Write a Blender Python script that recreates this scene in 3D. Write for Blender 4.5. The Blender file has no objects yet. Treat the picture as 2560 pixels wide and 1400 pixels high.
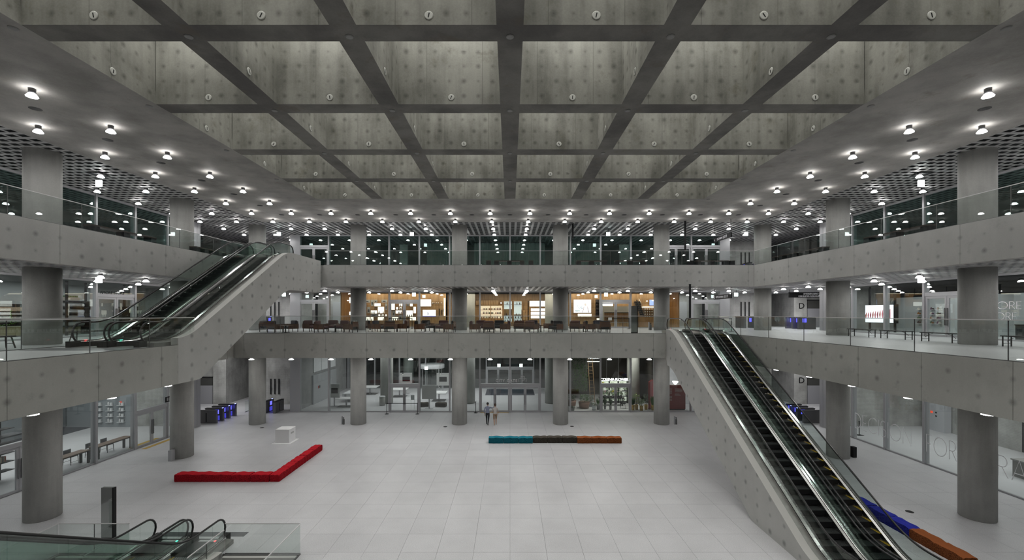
import bpy, bmesh, math, random
from mathutils import Vector, Matrix
R = math.radians
rnd = random.Random(7)
scene = bpy.context.scene
col = scene.collection

# ------------------------------------------------------------------ camera, sky, exposure
cam = bpy.data.cameras.new('camera')
cam.sensor_width = 36.0
cam.lens = 1100.0 / 2560.0 * 36.0
cam.shift_x = (1280 - 1275.0) / 2560.0
cam.shift_y = (782.7 - 700.0) / 2560.0
cam.clip_end = 300
cam_o = bpy.data.objects.new('camera', cam)
cam_o.location = (0, 0, 8.6)
cam_o.rotation_euler = (R(90), 0, 0)
col.objects.link(cam_o)
scene.camera = cam_o
world = bpy.data.worlds.new('world')
scene.world = world
world.use_nodes = True
bg = world.node_tree.nodes['Background']
bg.inputs['Color'].default_value = (1.0, 0.995, 0.955, 1)     # even overcast dusk over the skylight coffers
bg.inputs['Strength'].default_value = 3.0
scene.view_settings.view_transform = 'Standard'
scene.view_settings.look = 'None'
scene.view_settings.gamma = 1.0
scene.view_settings.use_curve_mapping = False
scene.view_settings.exposure = 0.0
cy = scene.cycles
cy.use_denoising = True
cy.max_bounces = 8
cy.diffuse_bounces = 3
cy.glossy_bounces = 4
cy.transmission_bounces = 4
cy.transparent_max_bounces = 24
cy.sample_clamp_indirect = 4.0
cy.caustics_reflective = False
cy.caustics_refractive = False
cy.blur_glossy = 1.0
LAMP = 102.0          # radiance of a ceiling downlight diffuser

def area(loc, sx, sy, power, color=(1, 1, 1), rot=(0, 0, 0)):
    l = bpy.data.lights.new('room_fill_light', 'AREA')
    l.shape = 'RECTANGLE'; l.size = sx; l.size_y = sy; l.energy = power; l.color = color
    o = bpy.data.objects.new('room_fill_light', l); o.location = loc; o.rotation_euler = rot
    col.objects.link(o); return o

# ------------------------------------------------------------------ module of the building
S = 7.875; P = S / 2; M = S / 3
DB = 34.29                       # rear column row
CY = DB - 2.5 * S                # middle of the hall (14.6)
Z1, Z2, Z3, ZC = 0.0, 7.28, 12.02, 15.38
ZS2, ZS3 = 5.72, 10.5            # undersides of the two gallery slabs
X2, Y2 = 13.5, 28.2              # edge of the first gallery
X3, Y3 = 17.45, 31.5             # edge of the upper gallery
XF, YF = 23.62, DB + P           # glass fronts
def yr(k): return DB - k * M

# ------------------------------------------------------------------ helpers
def link(o, parent=None):
    col.objects.link(o)
    if parent is not None: o.parent = parent
    return o
def tag(o, label=None, cat=None, group=None, kind=None):
    if label: o['label'] = label
    if cat: o['category'] = cat
    if group: o['group'] = group
    if kind: o['kind'] = kind
    return o
def thing(name, label, cat, loc=(0, 0, 0), rz=0, group=None, kind=None):
    o = bpy.data.objects.new(name, None)
    o.location = loc; o.rotation_euler = (0, 0, rz); o.empty_display_size = .1
    link(o); return tag(o, label, cat, group, kind)
def struct(name, label, cat=None):
    return thing(name, label, cat, kind='structure')
def copy_tree(o, parent=None):
    c = o.copy(); link(c)
    if parent is not None: c.parent = parent
    for ch in list(o.children): copy_tree(ch, c)
    return c
ORD = 'first second third fourth fifth sixth seventh eighth ninth tenth eleventh twelfth thirteenth fourteenth fifteenth sixteenth seventeenth eighteenth nineteenth twentieth'.split()

class MB:
    def __init__(s): s.v = []; s.f = []; s.m = []; s.uv = []; s.sm = []
    def face(s, idx, uv=None, mi=0, sm=False):
        s.f.append(tuple(idx)); s.m.append(mi); s.sm.append(sm)
        s.uv.extend(uv if uv else [(s.v[i][0], s.v[i][2]) for i in idx])
    def quad(s, a, b, c, d, mi=0, uv=None):
        n = len(s.v); s.v += [a, b, c, d]; s.face((n, n+1, n+2, n+3), uv, mi); return s
    def box(s, x0, x1, y0, y1, z0, z1, mi=0, mb=None, mt=None, o=(0, 0, 0)):
        n = len(s.v)
        s.v += [(x0,y0,z0),(x1,y0,z0),(x1,y1,z0),(x0,y1,z0),(x0,y0,z1),(x1,y0,z1),(x1,y1,z1),(x0,y1,z1)]
        mb = mi if mb is None else mb; mt = mi if mt is None else mt
        for idx, ax, m_ in (((0,3,2,1),2,mb),((4,5,6,7),2,mt),((0,1,5,4),1,mi),((2,3,7,6),1,mi),((1,2,6,5),0,mi),((3,0,4,7),0,mi)):
            uv = []
            for i in idx:
                x, y, z = s.v[n+i]
                x -= o[0]; y -= o[1]; z -= o[2]
                uv.append((x, y) if ax == 2 else ((x, z) if ax == 1 else (y, z)))
            s.face([n+i for i in idx], uv, m_)
        return s
    def cbox(s, c, d, mi=0):
        return s.box(c[0]-d[0]/2, c[0]+d[0]/2, c[1]-d[1]/2, c[1]+d[1]/2, c[2]-d[2]/2, c[2]+d[2]/2, mi)
    def lathe(s, prof, n=16, c=(0, 0, 0), mi=0, sm=True, cap=True, sx=1, sy=1):
        b = len(s.v)
        for r, z in prof:
            for k in range(n):
                a = 2*math.pi*k/n
                s.v.append((c[0]+r*sx*math.cos(a), c[1]+r*sy*math.sin(a), c[2]+z))
        for j in range(len(prof)-1):
            for k in range(n):
                k2 = (k+1) % n
                u0 = prof[j][0]*2*math.pi*k/n; u1 = prof[j][0]*2*math.pi*(k+1)/n
                s.face((b+j*n+k, b+j*n+k2, b+(j+1)*n+k2, b+(j+1)*n+k), [(u0,prof[j][1]),(u1,prof[j][1]),(u1,prof[j+1][1]),(u0,prof[j+1][1])], mi, sm)
        if cap:
            s.face([b+k for k in range(n)][::-1], None, mi)
            t = b+(len(prof)-1)*n
            s.face([t+k for k in range(n)], None, mi)
        return s
    def cyl(s, c, r, h, n=12, mi=0, r2=None): return s.lathe([(r, 0), (r if r2 is None else r2, h)], n, c, mi)
    def tube(s, pts, r, n=8, mi=0, closed=False, rv=None):
        b = len(s.v); N = len(pts); pts = [Vector(p) for p in pts]
        for i, p in enumerate(pts):
            t = (pts[min(i+1, N-1)] - pts[max(i-1, 0)]) if not closed else (pts[(i+1) % N]-pts[i-1])
            t.normalize()
            up = Vector((0, 0, 1)) if abs(t.z) < .9 else Vector((1, 0, 0))
            if rv: up = Vector(rv)
            a = t.cross(up).normalized(); q = a.cross(t).normalized()
            rr = r[i] if isinstance(r, (list, tuple)) else r
            for k in range(n):
                an = 2*math.pi*(k+.5)/n
                s.v.append(tuple(p + a*rr*math.cos(an) + q*rr*math.sin(an)))
        for i in range(N if closed else N-1):
            j = (i+1) % N
            for k in range(n):
                k2 = (k+1) % n
                s.face((b+i*n+k, b+i*n+k2, b+j*n+k2, b+j*n+k), None, mi, n > 4)
        if not closed:
            s.face([b+k for k in range(n)][::-1], None, mi); s.face([b+(N-1)*n+k for k in range(n)], None, mi)
        return s
    def bar(s, p, q, r, mi=0, n=4): return s.tube([p, q], r, n, mi)
    def prism_x(s, poly, x0, x1, mi=0, sides=None):          # poly: (y, z) points, extruded along x
        n = len(poly); b = len(s.v)
        s.v += [(x0, y, z) for y, z in poly] + [(x1, y, z) for y, z in poly]
        s.face([b+i for i in range(n)], [(y, z) for y, z in poly], mi)
        s.face([b+n+i for i in range(n)][::-1], [(y, z) for y, z in poly][::-1], mi)
        for i in range(n):
            j = (i+1) % n
            s.face((b+j, b+i, b+n+i, b+n+j), [(x0, poly[j][0]), (x0, poly[i][0]), (x1, poly[i][0]), (x1, poly[j][0])], mi if sides is None else sides)
        return s
    def prism_z(s, poly, z0, z1, mi=0):
        n = len(poly); b = len(s.v)
        s.v += [(x, y, z0) for x, y in poly] + [(x, y, z1) for x, y in poly]
        s.face([b+i for i in range(n)][::-1], None, mi); s.face([b+n+i for i in range(n)], None, mi)
        for i in range(n):
            j = (i+1) % n; s.face((b+i, b+j, b+n+j, b+n+i), None, mi)
        return s
    def blob(s, c, rx, ry, rz, n=10, m=6, mi=0):
        return s.lathe([(max(1e-3, math.sin(math.pi*j/m)), -math.cos(math.pi*j/m)*rz) for j in range(m+1)], n, c, mi, True, True, rx, ry)
    def leaf(s, p, d, L, w, mi=0, droop=.3):
        p = Vector(p); d = Vector(d).normalized(); a = d.cross(Vector((0, 0, 1)))
        a = a.normalized() if a.length > .01 else Vector((1, 0, 0))
        m_ = p + d*L*.5; t = p + d*L + Vector((0, 0, -droop*L))
        b = len(s.v); s.v += [tuple(p), tuple(m_+a*w/2), tuple(t), tuple(m_-a*w/2)]
        s.face((b, b+1, b+2), None, mi, True); s.face((b, b+2, b+3), None, mi, True)
        return s
    def mesh(s, name, mats):
        me = bpy.data.meshes.new(name)
        me.from_pydata(s.v, [], s.f)
        for m_ in (mats if isinstance(mats, (list, tuple)) else [mats]): me.materials.append(m_)
        me.polygons.foreach_set('material_index', s.m)
        me.polygons.foreach_set('use_smooth', s.sm)
        ul = me.uv_layers.new(name='UVMap')
        flat = []
        for u in s.uv: flat += [u[0], u[1]]
        ul.data.foreach_set('uv', flat)
        me.update(); return me
    def build(s, name, mats, parent=None):
        return link(bpy.data.objects.new(name, s.mesh(name, mats)), parent)
def part(name, me, parent, loc=(0, 0, 0), rz=0):
    o = bpy.data.objects.new(name, me); o.location = loc; o.rotation_euler = (0, 0, rz)
    return link(o, parent)

# ------------------------------------------------------------------ materials
def nmat(name):
    m = bpy.data.materials.new(name); m.use_nodes = True
    return m, m.node_tree.nodes, m.node_tree.links
def mat(name, c, rough=.6, metal=0., emit=0., ec=None, spec=.5, noise=0., nscale=8.):
    m, n, l = nmat(name); b = n['Principled BSDF']
    b.inputs['Base Color'].default_value = (*c, 1); b.inputs['Roughness'].default_value = rough
    b.inputs['Metallic'].default_value = metal; b.inputs['Specular IOR Level'].default_value = spec
    if emit:
        b.inputs['Emission Color'].default_value = (*(ec or c), 1); b.inputs['Emission Strength'].default_value = emit
    if noise:
        g = n.new('ShaderNodeNewGeometry'); t = n.new('ShaderNodeTexNoise'); t.inputs['Scale'].default_value = nscale; t.inputs['Detail'].default_value = 4
        l.new(g.outputs['Position'], t.inputs['Vector'])
        r = n.new('ShaderNodeMapRange'); r.inputs['From Min'].default_value = .3; r.inputs['From Max'].default_value = .7
        r.inputs['To Min'].default_value = 1-noise; r.inputs['To Max'].default_value = 1+noise
        l.new(t.outputs['Fac'], r.inputs['Value'])
        x = n.new('ShaderNodeMix'); x.data_type = 'RGBA'; x.blend_type = 'MULTIPLY'; x.inputs[0].default_value = 1
        x.inputs[6].default_value = (*c, 1); l.new(r.outputs['Result'], x.inputs[7]); l.new(x.outputs[2], b.inputs['Base Color'])
    return m
class NT:
    """short-hand for math nodes"""
    def __init__(s, n, l): s.n, s.l = n, l
    def put(s, sock, v):
        if isinstance(v, (int, float)): sock.default_value = v
        else: s.l.new(v, sock)
    def m(s, op, a, b=0., c=0.):
        k = s.n.new('ShaderNodeMath'); k.operation = op
        for i, v in enumerate((a, b, c)): s.put(k.inputs[i], v)
        return k.outputs[0]
    def mr(s, v, a, b, c, d, smooth=True):
        k = s.n.new('ShaderNodeMapRange'); k.interpolation_type = 'SMOOTHSTEP' if smooth else 'LINEAR'
        for nm, x in zip(('Value', 'From Min', 'From Max', 'To Min', 'To Max'), (v, a, b, c, d)): s.put(k.inputs[nm], x)
        return k.outputs['Result']
    def noise(s, vec, scale, detail=4, rough=.55, sx=1, sy=1, sz=1, off=0):
        mp = s.n.new('ShaderNodeMapping'); mp.inputs['Scale'].default_value = (sx, sy, sz); mp.inputs['Location'].default_value = (off, off*1.7, off*.3)
        s.l.new(vec, mp.inputs['Vector'])
        k = s.n.new('ShaderNodeTexNoise'); k.inputs['Scale'].default_value = scale; k.inputs['Detail'].default_value = detail; k.inputs['Roughness'].default_value = rough
        s.l.new(mp.outputs['Vector'], k.inputs['Vector']); return k.outputs['Fac']
    def mix(s, f, a, b, blend='MIX'):
        k = s.n.new('ShaderNodeMix'); k.data_type = 'RGBA'; k.blend_type = blend
        s.put(k.inputs[0], f)
        for i, v in ((6, a), (7, b)):
            if isinstance(v, tuple): k.inputs[i].default_value = (*v, 1)
            else: s.l.new(v, k.inputs[i])
        return k.outputs[2]
def concrete(name, c1, c2, holes=None, seam=None, streak=.25, blotch=.3, stain=None, boards=0., rough=.7, hr=.07, hs=.12):
    """c1/c2: light and dark tone; holes=(mod, u0, pu, v0, pv): rows of formwork tie holes in UV metres; seam: pitch of formwork joints"""
    m, n, l = nmat(name); b = n['Principled BSDF']; q = NT(n, l)
    b.inputs['Roughness'].default_value = rough; b.inputs['Specular IOR Level'].default_value = .3
    g = n.new('ShaderNodeNewGeometry').outputs['Position']
    big = q.noise(g, .55, 5, .6); vert = q.noise(g, 2.2, 3, .6, 1, 1, .12, 4); fine = q.noise(g, 22, 3, .6, off=9)
    f = q.mr(big, .32, .68, 0, blotch)
    f = q.m('ADD', f, q.mr(vert, .35, .7, 0, streak)); f = q.m('ADD', f, q.mr(fine, .3, .7, -.06, .08))
    colr = q.mix(f, c1, c2)
    if stain:
        s1 = q.noise(g, 1.1, 6, .7, off=21); colr = q.mix(q.mr(s1, .55, .72, 0, .55), colr, stain)
    if boards:
        w = n.new('ShaderNodeTexWave'); w.bands_direction = 'Z'; w.inputs['Scale'].default_value = 3.2; w.inputs['Distortion'].default_value = 1.5; w.inputs['Detail'].default_value = 3
        l.new(g, w.inputs['Vector'])
        colr = q.mix(q.m('MULTIPLY', q.mr(w.outputs['Fac'], .0, .25, 1, 0), boards), colr, tuple(x*.55 for x in c2))
    if holes or seam:
        uvn = n.new('ShaderNodeUVMap'); sp = n.new('ShaderNodeSeparateXYZ'); l.new(uvn.outputs['UV'], sp.inputs[0])
        u, v = sp.outputs[0], sp.outputs[1]
    if seam:
        d = q.m('ABSOLUTE', q.m('SUBTRACT', q.m('FLOORED_MODULO', u, seam), seam/2))
        colr = q.mix(q.m('MULTIPLY', q.mr(d, .004, .014, 1, 0), .45), colr, tuple(x*.4 for x in c2))
        # each formwork sheet has its own slight tone
        wn = n.new('ShaderNodeTexWhiteNoise'); wn.noise_dimensions = '1D'
        l.new(q.m('FLOOR', q.m('DIVIDE', q.m('ADD', u, seam/2), seam)), wn.inputs['W'])
        colr = q.mix(q.m('MULTIPLY', wn.outputs['Value'], .22), colr, c2)
    if holes:
        mod, u0, pu, v0, pv = holes
        cell = q.m('FLOOR', q.m('DIVIDE', u, mod)) if mod else 0.
        uu = q.m('FLOORED_MODULO', u, mod) if mod else u
        fu = q.m('DIVIDE', q.m('SUBTRACT', uu, u0), pu); fv = q.m('DIVIDE', q.m('SUBTRACT', v, v0), pv)
        ru = q.m('ROUND', fu); rv = q.m('ROUND', fv)
        du = q.m('MULTIPLY', q.m('SUBTRACT', fu, ru), pu); dv = q.m('MULTIPLY', q.m('SUBTRACT', fv, rv), pv)
        r = q.m('SQRT', q.m('ADD', q.m('MULTIPLY', du, du), q.m('MULTIPLY', dv, dv)))
        wv = n.new('ShaderNodeCombineXYZ')
        q.put(wv.inputs[0], q.m('ADD', ru, q.m('MULTIPLY', cell, 17.3))); q.put(wv.inputs[1], rv); q.put(wv.inputs[2], q.m('FLOOR', q.m('DIVIDE', q.noise(g, .02, 0), .01)))
        wn = n.new('ShaderNodeTexWhiteNoise'); l.new(wv.outputs[0], wn.inputs['Vector'])
        k = wn.outputs['Value']
        halo = q.m('MULTIPLY', q.mr(r, .02, q.m('ADD', hr, q.m('MULTIPLY', k, .07)), 1, 0), q.m('ADD', hs, q.m('MULTIPLY', k, .38)))
        core = q.m('MULTIPLY', q.mr(r, .016, .034, 1, 0), q.m('ADD', .3, q.m('MULTIPLY', k, .35)))
        colr = q.mix(q.m('MAXIMUM', halo, core), colr, tuple(x*.28 for x in c2))
    l.new(colr, b.inputs['Base Color'])
    return m
HOLE_U = (P, .5625, .469, .27, .48)
C_COF = concrete('concrete_coffer', (.42, .415, .375), (.17, .168, .148), HOLE_U, 1.8, .45, .6, (.15, .14, .10))
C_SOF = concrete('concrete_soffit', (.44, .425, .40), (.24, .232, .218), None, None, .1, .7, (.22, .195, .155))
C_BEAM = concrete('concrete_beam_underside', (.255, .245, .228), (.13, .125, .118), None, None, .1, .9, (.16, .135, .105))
C_F3 = concrete('concrete_fascia', (.40, .40, .385), (.27, .27, .26), (0, .4375, .875, -.55-.58, .58), M, .12, .3)
C_F2 = concrete('concrete_fascia_lower', (.40, .40, .375), (.27, .27, .25), (0, .4375, .875, -1.06, .55), M, .12, .3)
C_COL = concrete('concrete_column', (.42, .42, .40), (.25, .25, .235), None, None, .35, .4)
C_WALL = concrete('concrete_board_wall', (.50, .50, .48), (.26, .26, .245), None, None, .25, .8, None, .22)
C_STR = concrete('concrete_stringer', (.50, .50, .48), (.35, .35, .335), (0, .3, .875, .2, .62), None, .08, .4, hr=.1, hs=.25)
C_TOP = mat('concrete_coping', (.52, .515, .49), .7)
def stone(name, c, k=.12):
    m, n, l = nmat(name); b = n['Principled BSDF']; q = NT(n, l)
    g = n.new('ShaderNodeNewGeometry'); pos = g.outputs['Position']
    a = q.noise(pos, 38, 2, .6); f = q.noise(pos, .5, 4, .6, off=3)
    oi = n.new('ShaderNodeObjectInfo')
    s_ = q.m('ADD', q.mr(a, .3, .7, 1-k, 1+k), q.mr(f, .3, .7, -.05, .05))
    s_ = q.m('ADD', s_, q.m('MULTIPLY', q.m('SUBTRACT', oi.outputs['Random'], .5), .05))
    cc = n.new('ShaderNodeCombineColor')
    for i in range(3): q.put(cc.inputs[i], q.m('MULTIPLY', s_, c[i]))
    l.new(cc.outputs[0], b.inputs['Base Color']); b.inputs['Roughness'].default_value = .38; b.inputs['Specular IOR Level'].default_value = .45
    return m
STONE = stone('pale_terrazzo', (.60, .60, .615))
STONE_UP = stone('pale_terrazzo_gallery', (.58, .58, .59))
JOINT = mat('floor_joint', (.20, .20, .20), .8)
def glassm(name, tint, base=.05, gl=(1, 1, 1), maxr=1.):
    m, n, l = nmat(name); q = NT(n, l); n.remove(n['Principled BSDF']); out = n['Material Output']
    lw = n.new('ShaderNodeLayerWeight'); lw.inputs['Blend'].default_value = .5
    f = q.m('ADD', base, q.m('MULTIPLY', q.m('POWER', lw.outputs['Facing'], 5.), maxr-base))
    t = n.new('ShaderNodeBsdfTransparent'); t.inputs['Color'].default_value = (*tint, 1)
    g = n.new('ShaderNodeBsdfGlossy'); g.inputs['Roughness'].default_value = 0.0; g.inputs['Color'].default_value = (*gl, 1)
    mx = n.new('ShaderNodeMixShader'); l.new(f, mx.inputs[0]); l.new(t.outputs[0], mx.inputs[1]); l.new(g.outputs[0], mx.inputs[2]); l.new(mx.outputs[0], out.inputs['Surface'])
    return m
GLASS = glassm('clear_glass', (.93, .955, .945))
GLASS_F = glassm('facade_glass', (.90, .93, .92), .06)
GLASS_U = glassm('upper_facade_glass', (.78, .88, .86), .07, (.9, 1, .98))
GLASS_E = glassm('escalator_glass', (.84, .89, .87))
STEEL = mat('brushed_steel', (.66, .66, .65), .2, 1., noise=.12, nscale=3)
STEEL_D = mat('dark_steel', (.20, .20, .20), .3, 1.)
ALU = mat('grey_aluminium', (.42, .42, .435), .42, .35)
RAILM = mat('rail_metal', (.66, .66, .66), .35, .2)
STEEL_R = mat('satin_steel_cover', (.30, .295, .28), .45, .7, noise=.15, nscale=4)
BLACK = mat('black_metal', (.012, .012, .013), .6, spec=.25)
RUBBER = mat('black_handrail', (.01, .01, .011), .28)
STEPM = mat('escalator_step', (.06, .065, .066), .4, .3)
STEPK = mat('step_riser', (.008, .008, .009), .5)
YEL = mat('yellow_edge', (.55, .38, .02), .5)
LATT = mat('white_metal_lattice', (.40, .40, .40), .5)
PLEN = mat('dark_plenum', (.008, .009, .010), .9)
DARKROOM = mat('dark_room_paint', (.035, .045, .045), .7)
WHITE = mat('white_paint', (.70, .71, .72), .6)
GREYW = mat('grey_green_paint', (.40, .43, .43), .6)
LAMPE = mat('lamp_diffuser', (1, 1, 1), .5, 0, LAMP, (1, .985, .965))
LAMPS = mat('lamp_diffuser_side', (1, 1, 1), .5, 0, LAMP*.2, (1, .985, .965))
LAMPC = mat('lamp_can', (.05, .05, .052), .35, .5)
EXITM = mat('exit_sign_light', (.9, 1, .98), .5, 0, 9, (.86, 1, .97))
BLUE_L = mat('blue_gate_light', (.02, .02, .3), .5, 0, 2.2, (.10, .10, 1.))
LEDW = mat('white_light_panel', (1, 1, 1), .5, 0, 5.5, (1, .97, .90))
LEDS = mat('screen_white', (1, 1, 1), .4, 0, 1.5, (.88, .90, 1))
C_F2B = concrete('concrete_fascia_rear', (.52, .52, .49), (.35, .35, .325), (0, .4375, .875, -1.06, 1.3), M, .12, .45, (.30, .30, .275), hr=.085, hs=.14)
C_F2 = concrete('concrete_fascia_lower', (.47, .47, .44), (.31, .31, .285), (0, .4375, .875, -1.09, .62), M, .12, .45, (.27, .27, .25), hr=.085, hs=.14)
C_F3 = concrete('concrete_fascia_upper', (.54, .54, .52), (.36, .36, .345), (0, .4375, .875, -1.13, .62), M, .12, .45, (.30, .30, .285), hr=.085, hs=.14)
BW = .635
YN = DB - S - 6*P                # near boundary line of the coffers
YB = DB - S                      # far boundary line
# ------------------------------------------------------------------ ceiling: coffers, flat soffit, metal lattice
ceil = struct('ceiling', 'concrete coffered ceiling with deep square skylight cells and flat soffit around them', 'ceiling')
HC = 3.1
for k in range(-2, 3):
    x = k*P
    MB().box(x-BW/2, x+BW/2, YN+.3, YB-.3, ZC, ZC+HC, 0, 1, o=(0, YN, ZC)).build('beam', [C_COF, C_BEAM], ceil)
seg = None
for j in range(1, 6):
    y = YN + j*P
    for k in range(-3, 3):
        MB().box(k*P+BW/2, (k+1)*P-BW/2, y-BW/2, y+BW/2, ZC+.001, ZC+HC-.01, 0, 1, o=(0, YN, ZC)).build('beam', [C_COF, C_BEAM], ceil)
XI = 3*P - BW/2; YI0, YI1 = YN + BW/2, YB - BW/2
XP, YP0, YP1 = 18.4, 2*CY - 32.85, 32.85
e = .025
def ring(name, x0, x1, y0, y1):
    MB().box(x0, x1, y0, y1, ZC, ZC+.8, 0, 1, o=(0, YN, ZC)).build(name, [C_COF, C_SOF], ceil)
ring('soffit_slab', -XP, -XI-e, YP0, YP1); ring('soffit_slab', XI+e, XP, YP0, YP1)
ring('soffit_slab', -XI-e, XI+e, YI1+e, YP1); ring('soffit_slab', -XI-e, XI+e, YP0, YI0-e)
for a in ((-XI-e, -XI, YI0, YI1), (XI, XI+e, YI0, YI1), (-XI-e, XI+e, YI1, YI1+e), (-XI-e, XI+e, YI0-e, YI0)):
    MB().box(*a, ZC-.002, ZC+.42, 0, 1, o=(0, YN, ZC)).build('edge_strip', [C_COF, C_SOF], ceil)
for a in ((-XI-.5, -XI-e, YI0-.5, YI1+.5), (XI+e, XI+.5, YI0-.5, YI1+.5), (-XI-.5, XI+.5, YI1+e, YI1+.5), (-XI-.5, XI+.5, YI0-.5, YI0-e)):
    MB().box(*a, ZC+.8, ZC+HC, 0, o=(0, YN, ZC)).build('upstand', [C_COF], ceil)
# plenum above the lattice
for a in ((-34, -XP, -8, 64), (XP, 34, -8, 64), (-XP, XP, YP1, 64), (-XP, XP, -8, YP0)):
    MB().box(*a, ZC+.55, ZC+.8).build('plenum', PLEN, ceil)
PIT = M/6
def lattice(mb, x0, x1, y0, y1, z, wx=.085, wy=.045):
    nx = round((x1-x0)/PIT); ny = round((y1-y0)/PIT)
    px = (x1-x0)/nx; py = (y1-y0)/ny
    for i in range(nx+1):
        x = x0+i*px; w = wx
        mb.box(max(x0, x-w), min(x1, x+w), y0, y1, z, z+.018)
    for j in range(ny+1):
        y = y0+j*py; w = wy
        mb.box(x0, x1, max(y0, y-w), min(y1, y+w), z+.001, z+.017)
lat = MB()
lattice(lat, -XF, -XP, -4, 32.85, ZC, .045, .085); lattice(lat, XP, XF, -4, 32.85, ZC, .045, .085)
lattice(lat, -XF, XF, 32.85, YF, ZC)
lattice(lat, -34, -18.7, YF, 46, ZC); lattice(lat, 18.7, 34, YF, 46, ZC)
lattice(lat, -34, -XF, 33.6, YF, ZC); lattice(lat, XF, 34, 33.6, YF, ZC)
lattice(lat, -18.7, 18.7, YF, 44, ZC); lattice(lat, -30, -XF, 8, 33.4, ZC); lattice(lat, XF, 30, 8, 33.4, ZC)
tag(lat.build('ceiling_lattice', LATT, ceil), kind='stuff')
lat2 = MB()
XL = X3+.35
lattice(lat2, -XF, -XL, 8, Y3+.35, ZS3, .045, .085); lattice(lat2, XL, XF, 8, Y3+.35, ZS3, .045, .085); lattice(lat2, -XF, XF, Y3+.35, YF, ZS3)
lattice(lat2, -34, -18.7, YF, 46, ZS3); lattice(lat2, 18.7, 34, YF, 46, ZS3)
lattice(lat2, -34, -XF, 33.6, YF, ZS3); lattice(lat2, XF, 34, 33.6, YF, ZS3)
# ------------------------------------------------------------------ white screw-plate discs on the coffer walls
disc = MB(); disc.lathe([(.105, 0), (.105, .012), (.085, .02)], 14)
disc_m = disc.mesh('wall_disc', mat('white_disc', (.62, .62, .58), .5))
slot_m = MB().box(-.012, .012, -.055, .055, .02, .024).mesh('slot', BLACK)
def wall_disc(x, y, z, rot):
    o = part('wall_disc', disc_m, ceil, (x, y, z)); o.rotation_euler = rot
    s_ = part('slot', slot_m, o); s_.rotation_euler = (0, 0, rnd.uniform(-.6, .6))
for k in range(-3, 3):
    for j in range(6):
        xc, yc = (k+.5)*P, YN+(j+.5)*P
        wall_disc(xc+.06, YN+(j+1)*P-BW/2, ZC+.215, (R(90), 0, 0))
        if k < 0: wall_disc(k*P+BW/2, yc, ZC+.215, (0, R(90), 0)) if False else wall_disc((k+1)*P-BW/2, yc+.05, ZC+.215, (0, R(-90), 0)) if False else None
        if xc < 0: wall_disc(k*P+BW/2, yc+.1, ZC+.215, (R(90), 0, R(90)))
        else: wall_disc((k+1)*P-BW/2, yc+.1, ZC+.215, (R(90), 0, R(-90)))
knob_m = MB().lathe([(.10, 0), (.10, -.015), (.07, -.03)][::-1], 12).mesh('soffit_disc', mat('pale_disc', (.30, .30, .29), .6))
for k in range(-2, 3):
    for j in range(1, 6): part('soffit_disc', knob_m, ceil, (k*P, YN+j*P+.12, ZC))
for s in (-1, 1):
    for j in range(0, 6): part('soffit_disc', knob_m, ceil, (s*3*P, YN+(j+.95)*P, ZC))
hole_m = MB().lathe([(.17, -.004), (.17, 0)], 18).mesh('speaker_opening', BLACK)
for k in range(-6, 7): part('speaker_opening', hole_m, ceil, (k*M, yr(1.5), ZC-.001))
for s in (-1, 1):
    for k in range(2, 10): part('speaker_opening', hole_m, ceil, (s*6*M, yr(k+.5), ZC-.001))

# ------------------------------------------------------------------ ground floor with stone slabs
WELLS = [(-16.1, -13.56, 3, 15.7), (-10.24, -7.5, 3, 15.7)]
floor1 = struct('floor', 'pale grey terrazzo slab floor of the hall with fine joints', 'floor')
base = MB()
for a in ((-34, -16.1, -8, 15.7), (-13.56, -10.24, -8, 15.7), (-7.5, 34, -8, 15.7), (-34, 34, 15.7, 38.1), (-16.1, -13.56, -8, 3), (-10.24, -7.5, -8, 3)):
    base.box(*a, -.3, -.02)
base.build('bedding', JOINT, floor1)
fl = MB()
fl.box(-34, -23.6, -8, 38.1, -.02, 0); fl.box(23.6, 34, -8, 38.1, -.02, 0); fl.box(-34, 34, 38.1, 50.2, -.3, 0)
fl.build('shop_flooring', STONE, floor1)
TL = M/2
tiles = []; cutl = []
for i in range(-18, 18):
    for j in range(-3, 20):
        x, y = (i+.5)*TL, 13.23 + (j+.5)*TL - TL*.03
        if y > 38.1-TL/2+.4: continue
        if any(a[0] < x+TL/2 and a[1] > x-TL/2 and y-TL/2 < a[3] for a in WELLS):
            cutl.append((x, y)); continue
        if y < 9: continue
        px, py = 1275+1100*x/y, 782.7+1100*8.6/y
        if -150 < px < 2710: tiles.append(((x*x+y*y), x, y, 0 < px < 2560 and py < 1440))
tiles.sort(key=lambda t: (not t[3], t[0]))
g = .0035
tile_m = MB().box(-TL/2+g, TL/2-g, -TL/2+g, TL/2-g, -.02, 0).mesh('floor_slab', STONE)
for d_, x, y, vis in tiles[:300]: part('floor_slab', tile_m, floor1, (x, y, 0))
for x, y in cutl:                                                    # slabs cut along the edges of the wells
    r0 = [(x-TL/2, x+TL/2, y-TL/2, y+TL/2)]
    for a in WELLS:
        nx_ = []
        for (p0, p1, q0, q1) in r0:
            if a[0] >= p1 or a[1] <= p0 or q0 >= a[3]: nx_.append((p0, p1, q0, q1)); continue
            if q1 > a[3]: nx_.append((p0, p1, a[3], q1))
            if p0 < a[0]: nx_.append((p0, a[0], q0, min(q1, a[3])))
            if p1 > a[1]: nx_.append((a[1], p1, q0, min(q1, a[3])))
        r0 = nx_
    for (p0, p1, q0, q1) in r0:
        if p1-p0 > .02 and q1-q0 > .02: MB().box(p0+g, p1-g, q0+g, q1-g, -.02, 0).build('floor_slab', STONE, floor1)
far = MB()
for d_, x, y, vis in tiles[300:]: far.box(x-TL/2+g, x+TL/2-g, y-TL/2+g, y+TL/2-g, -.02, 0)
tag(far.build('far_floor_slab', STONE, floor1), kind='stuff')
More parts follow.
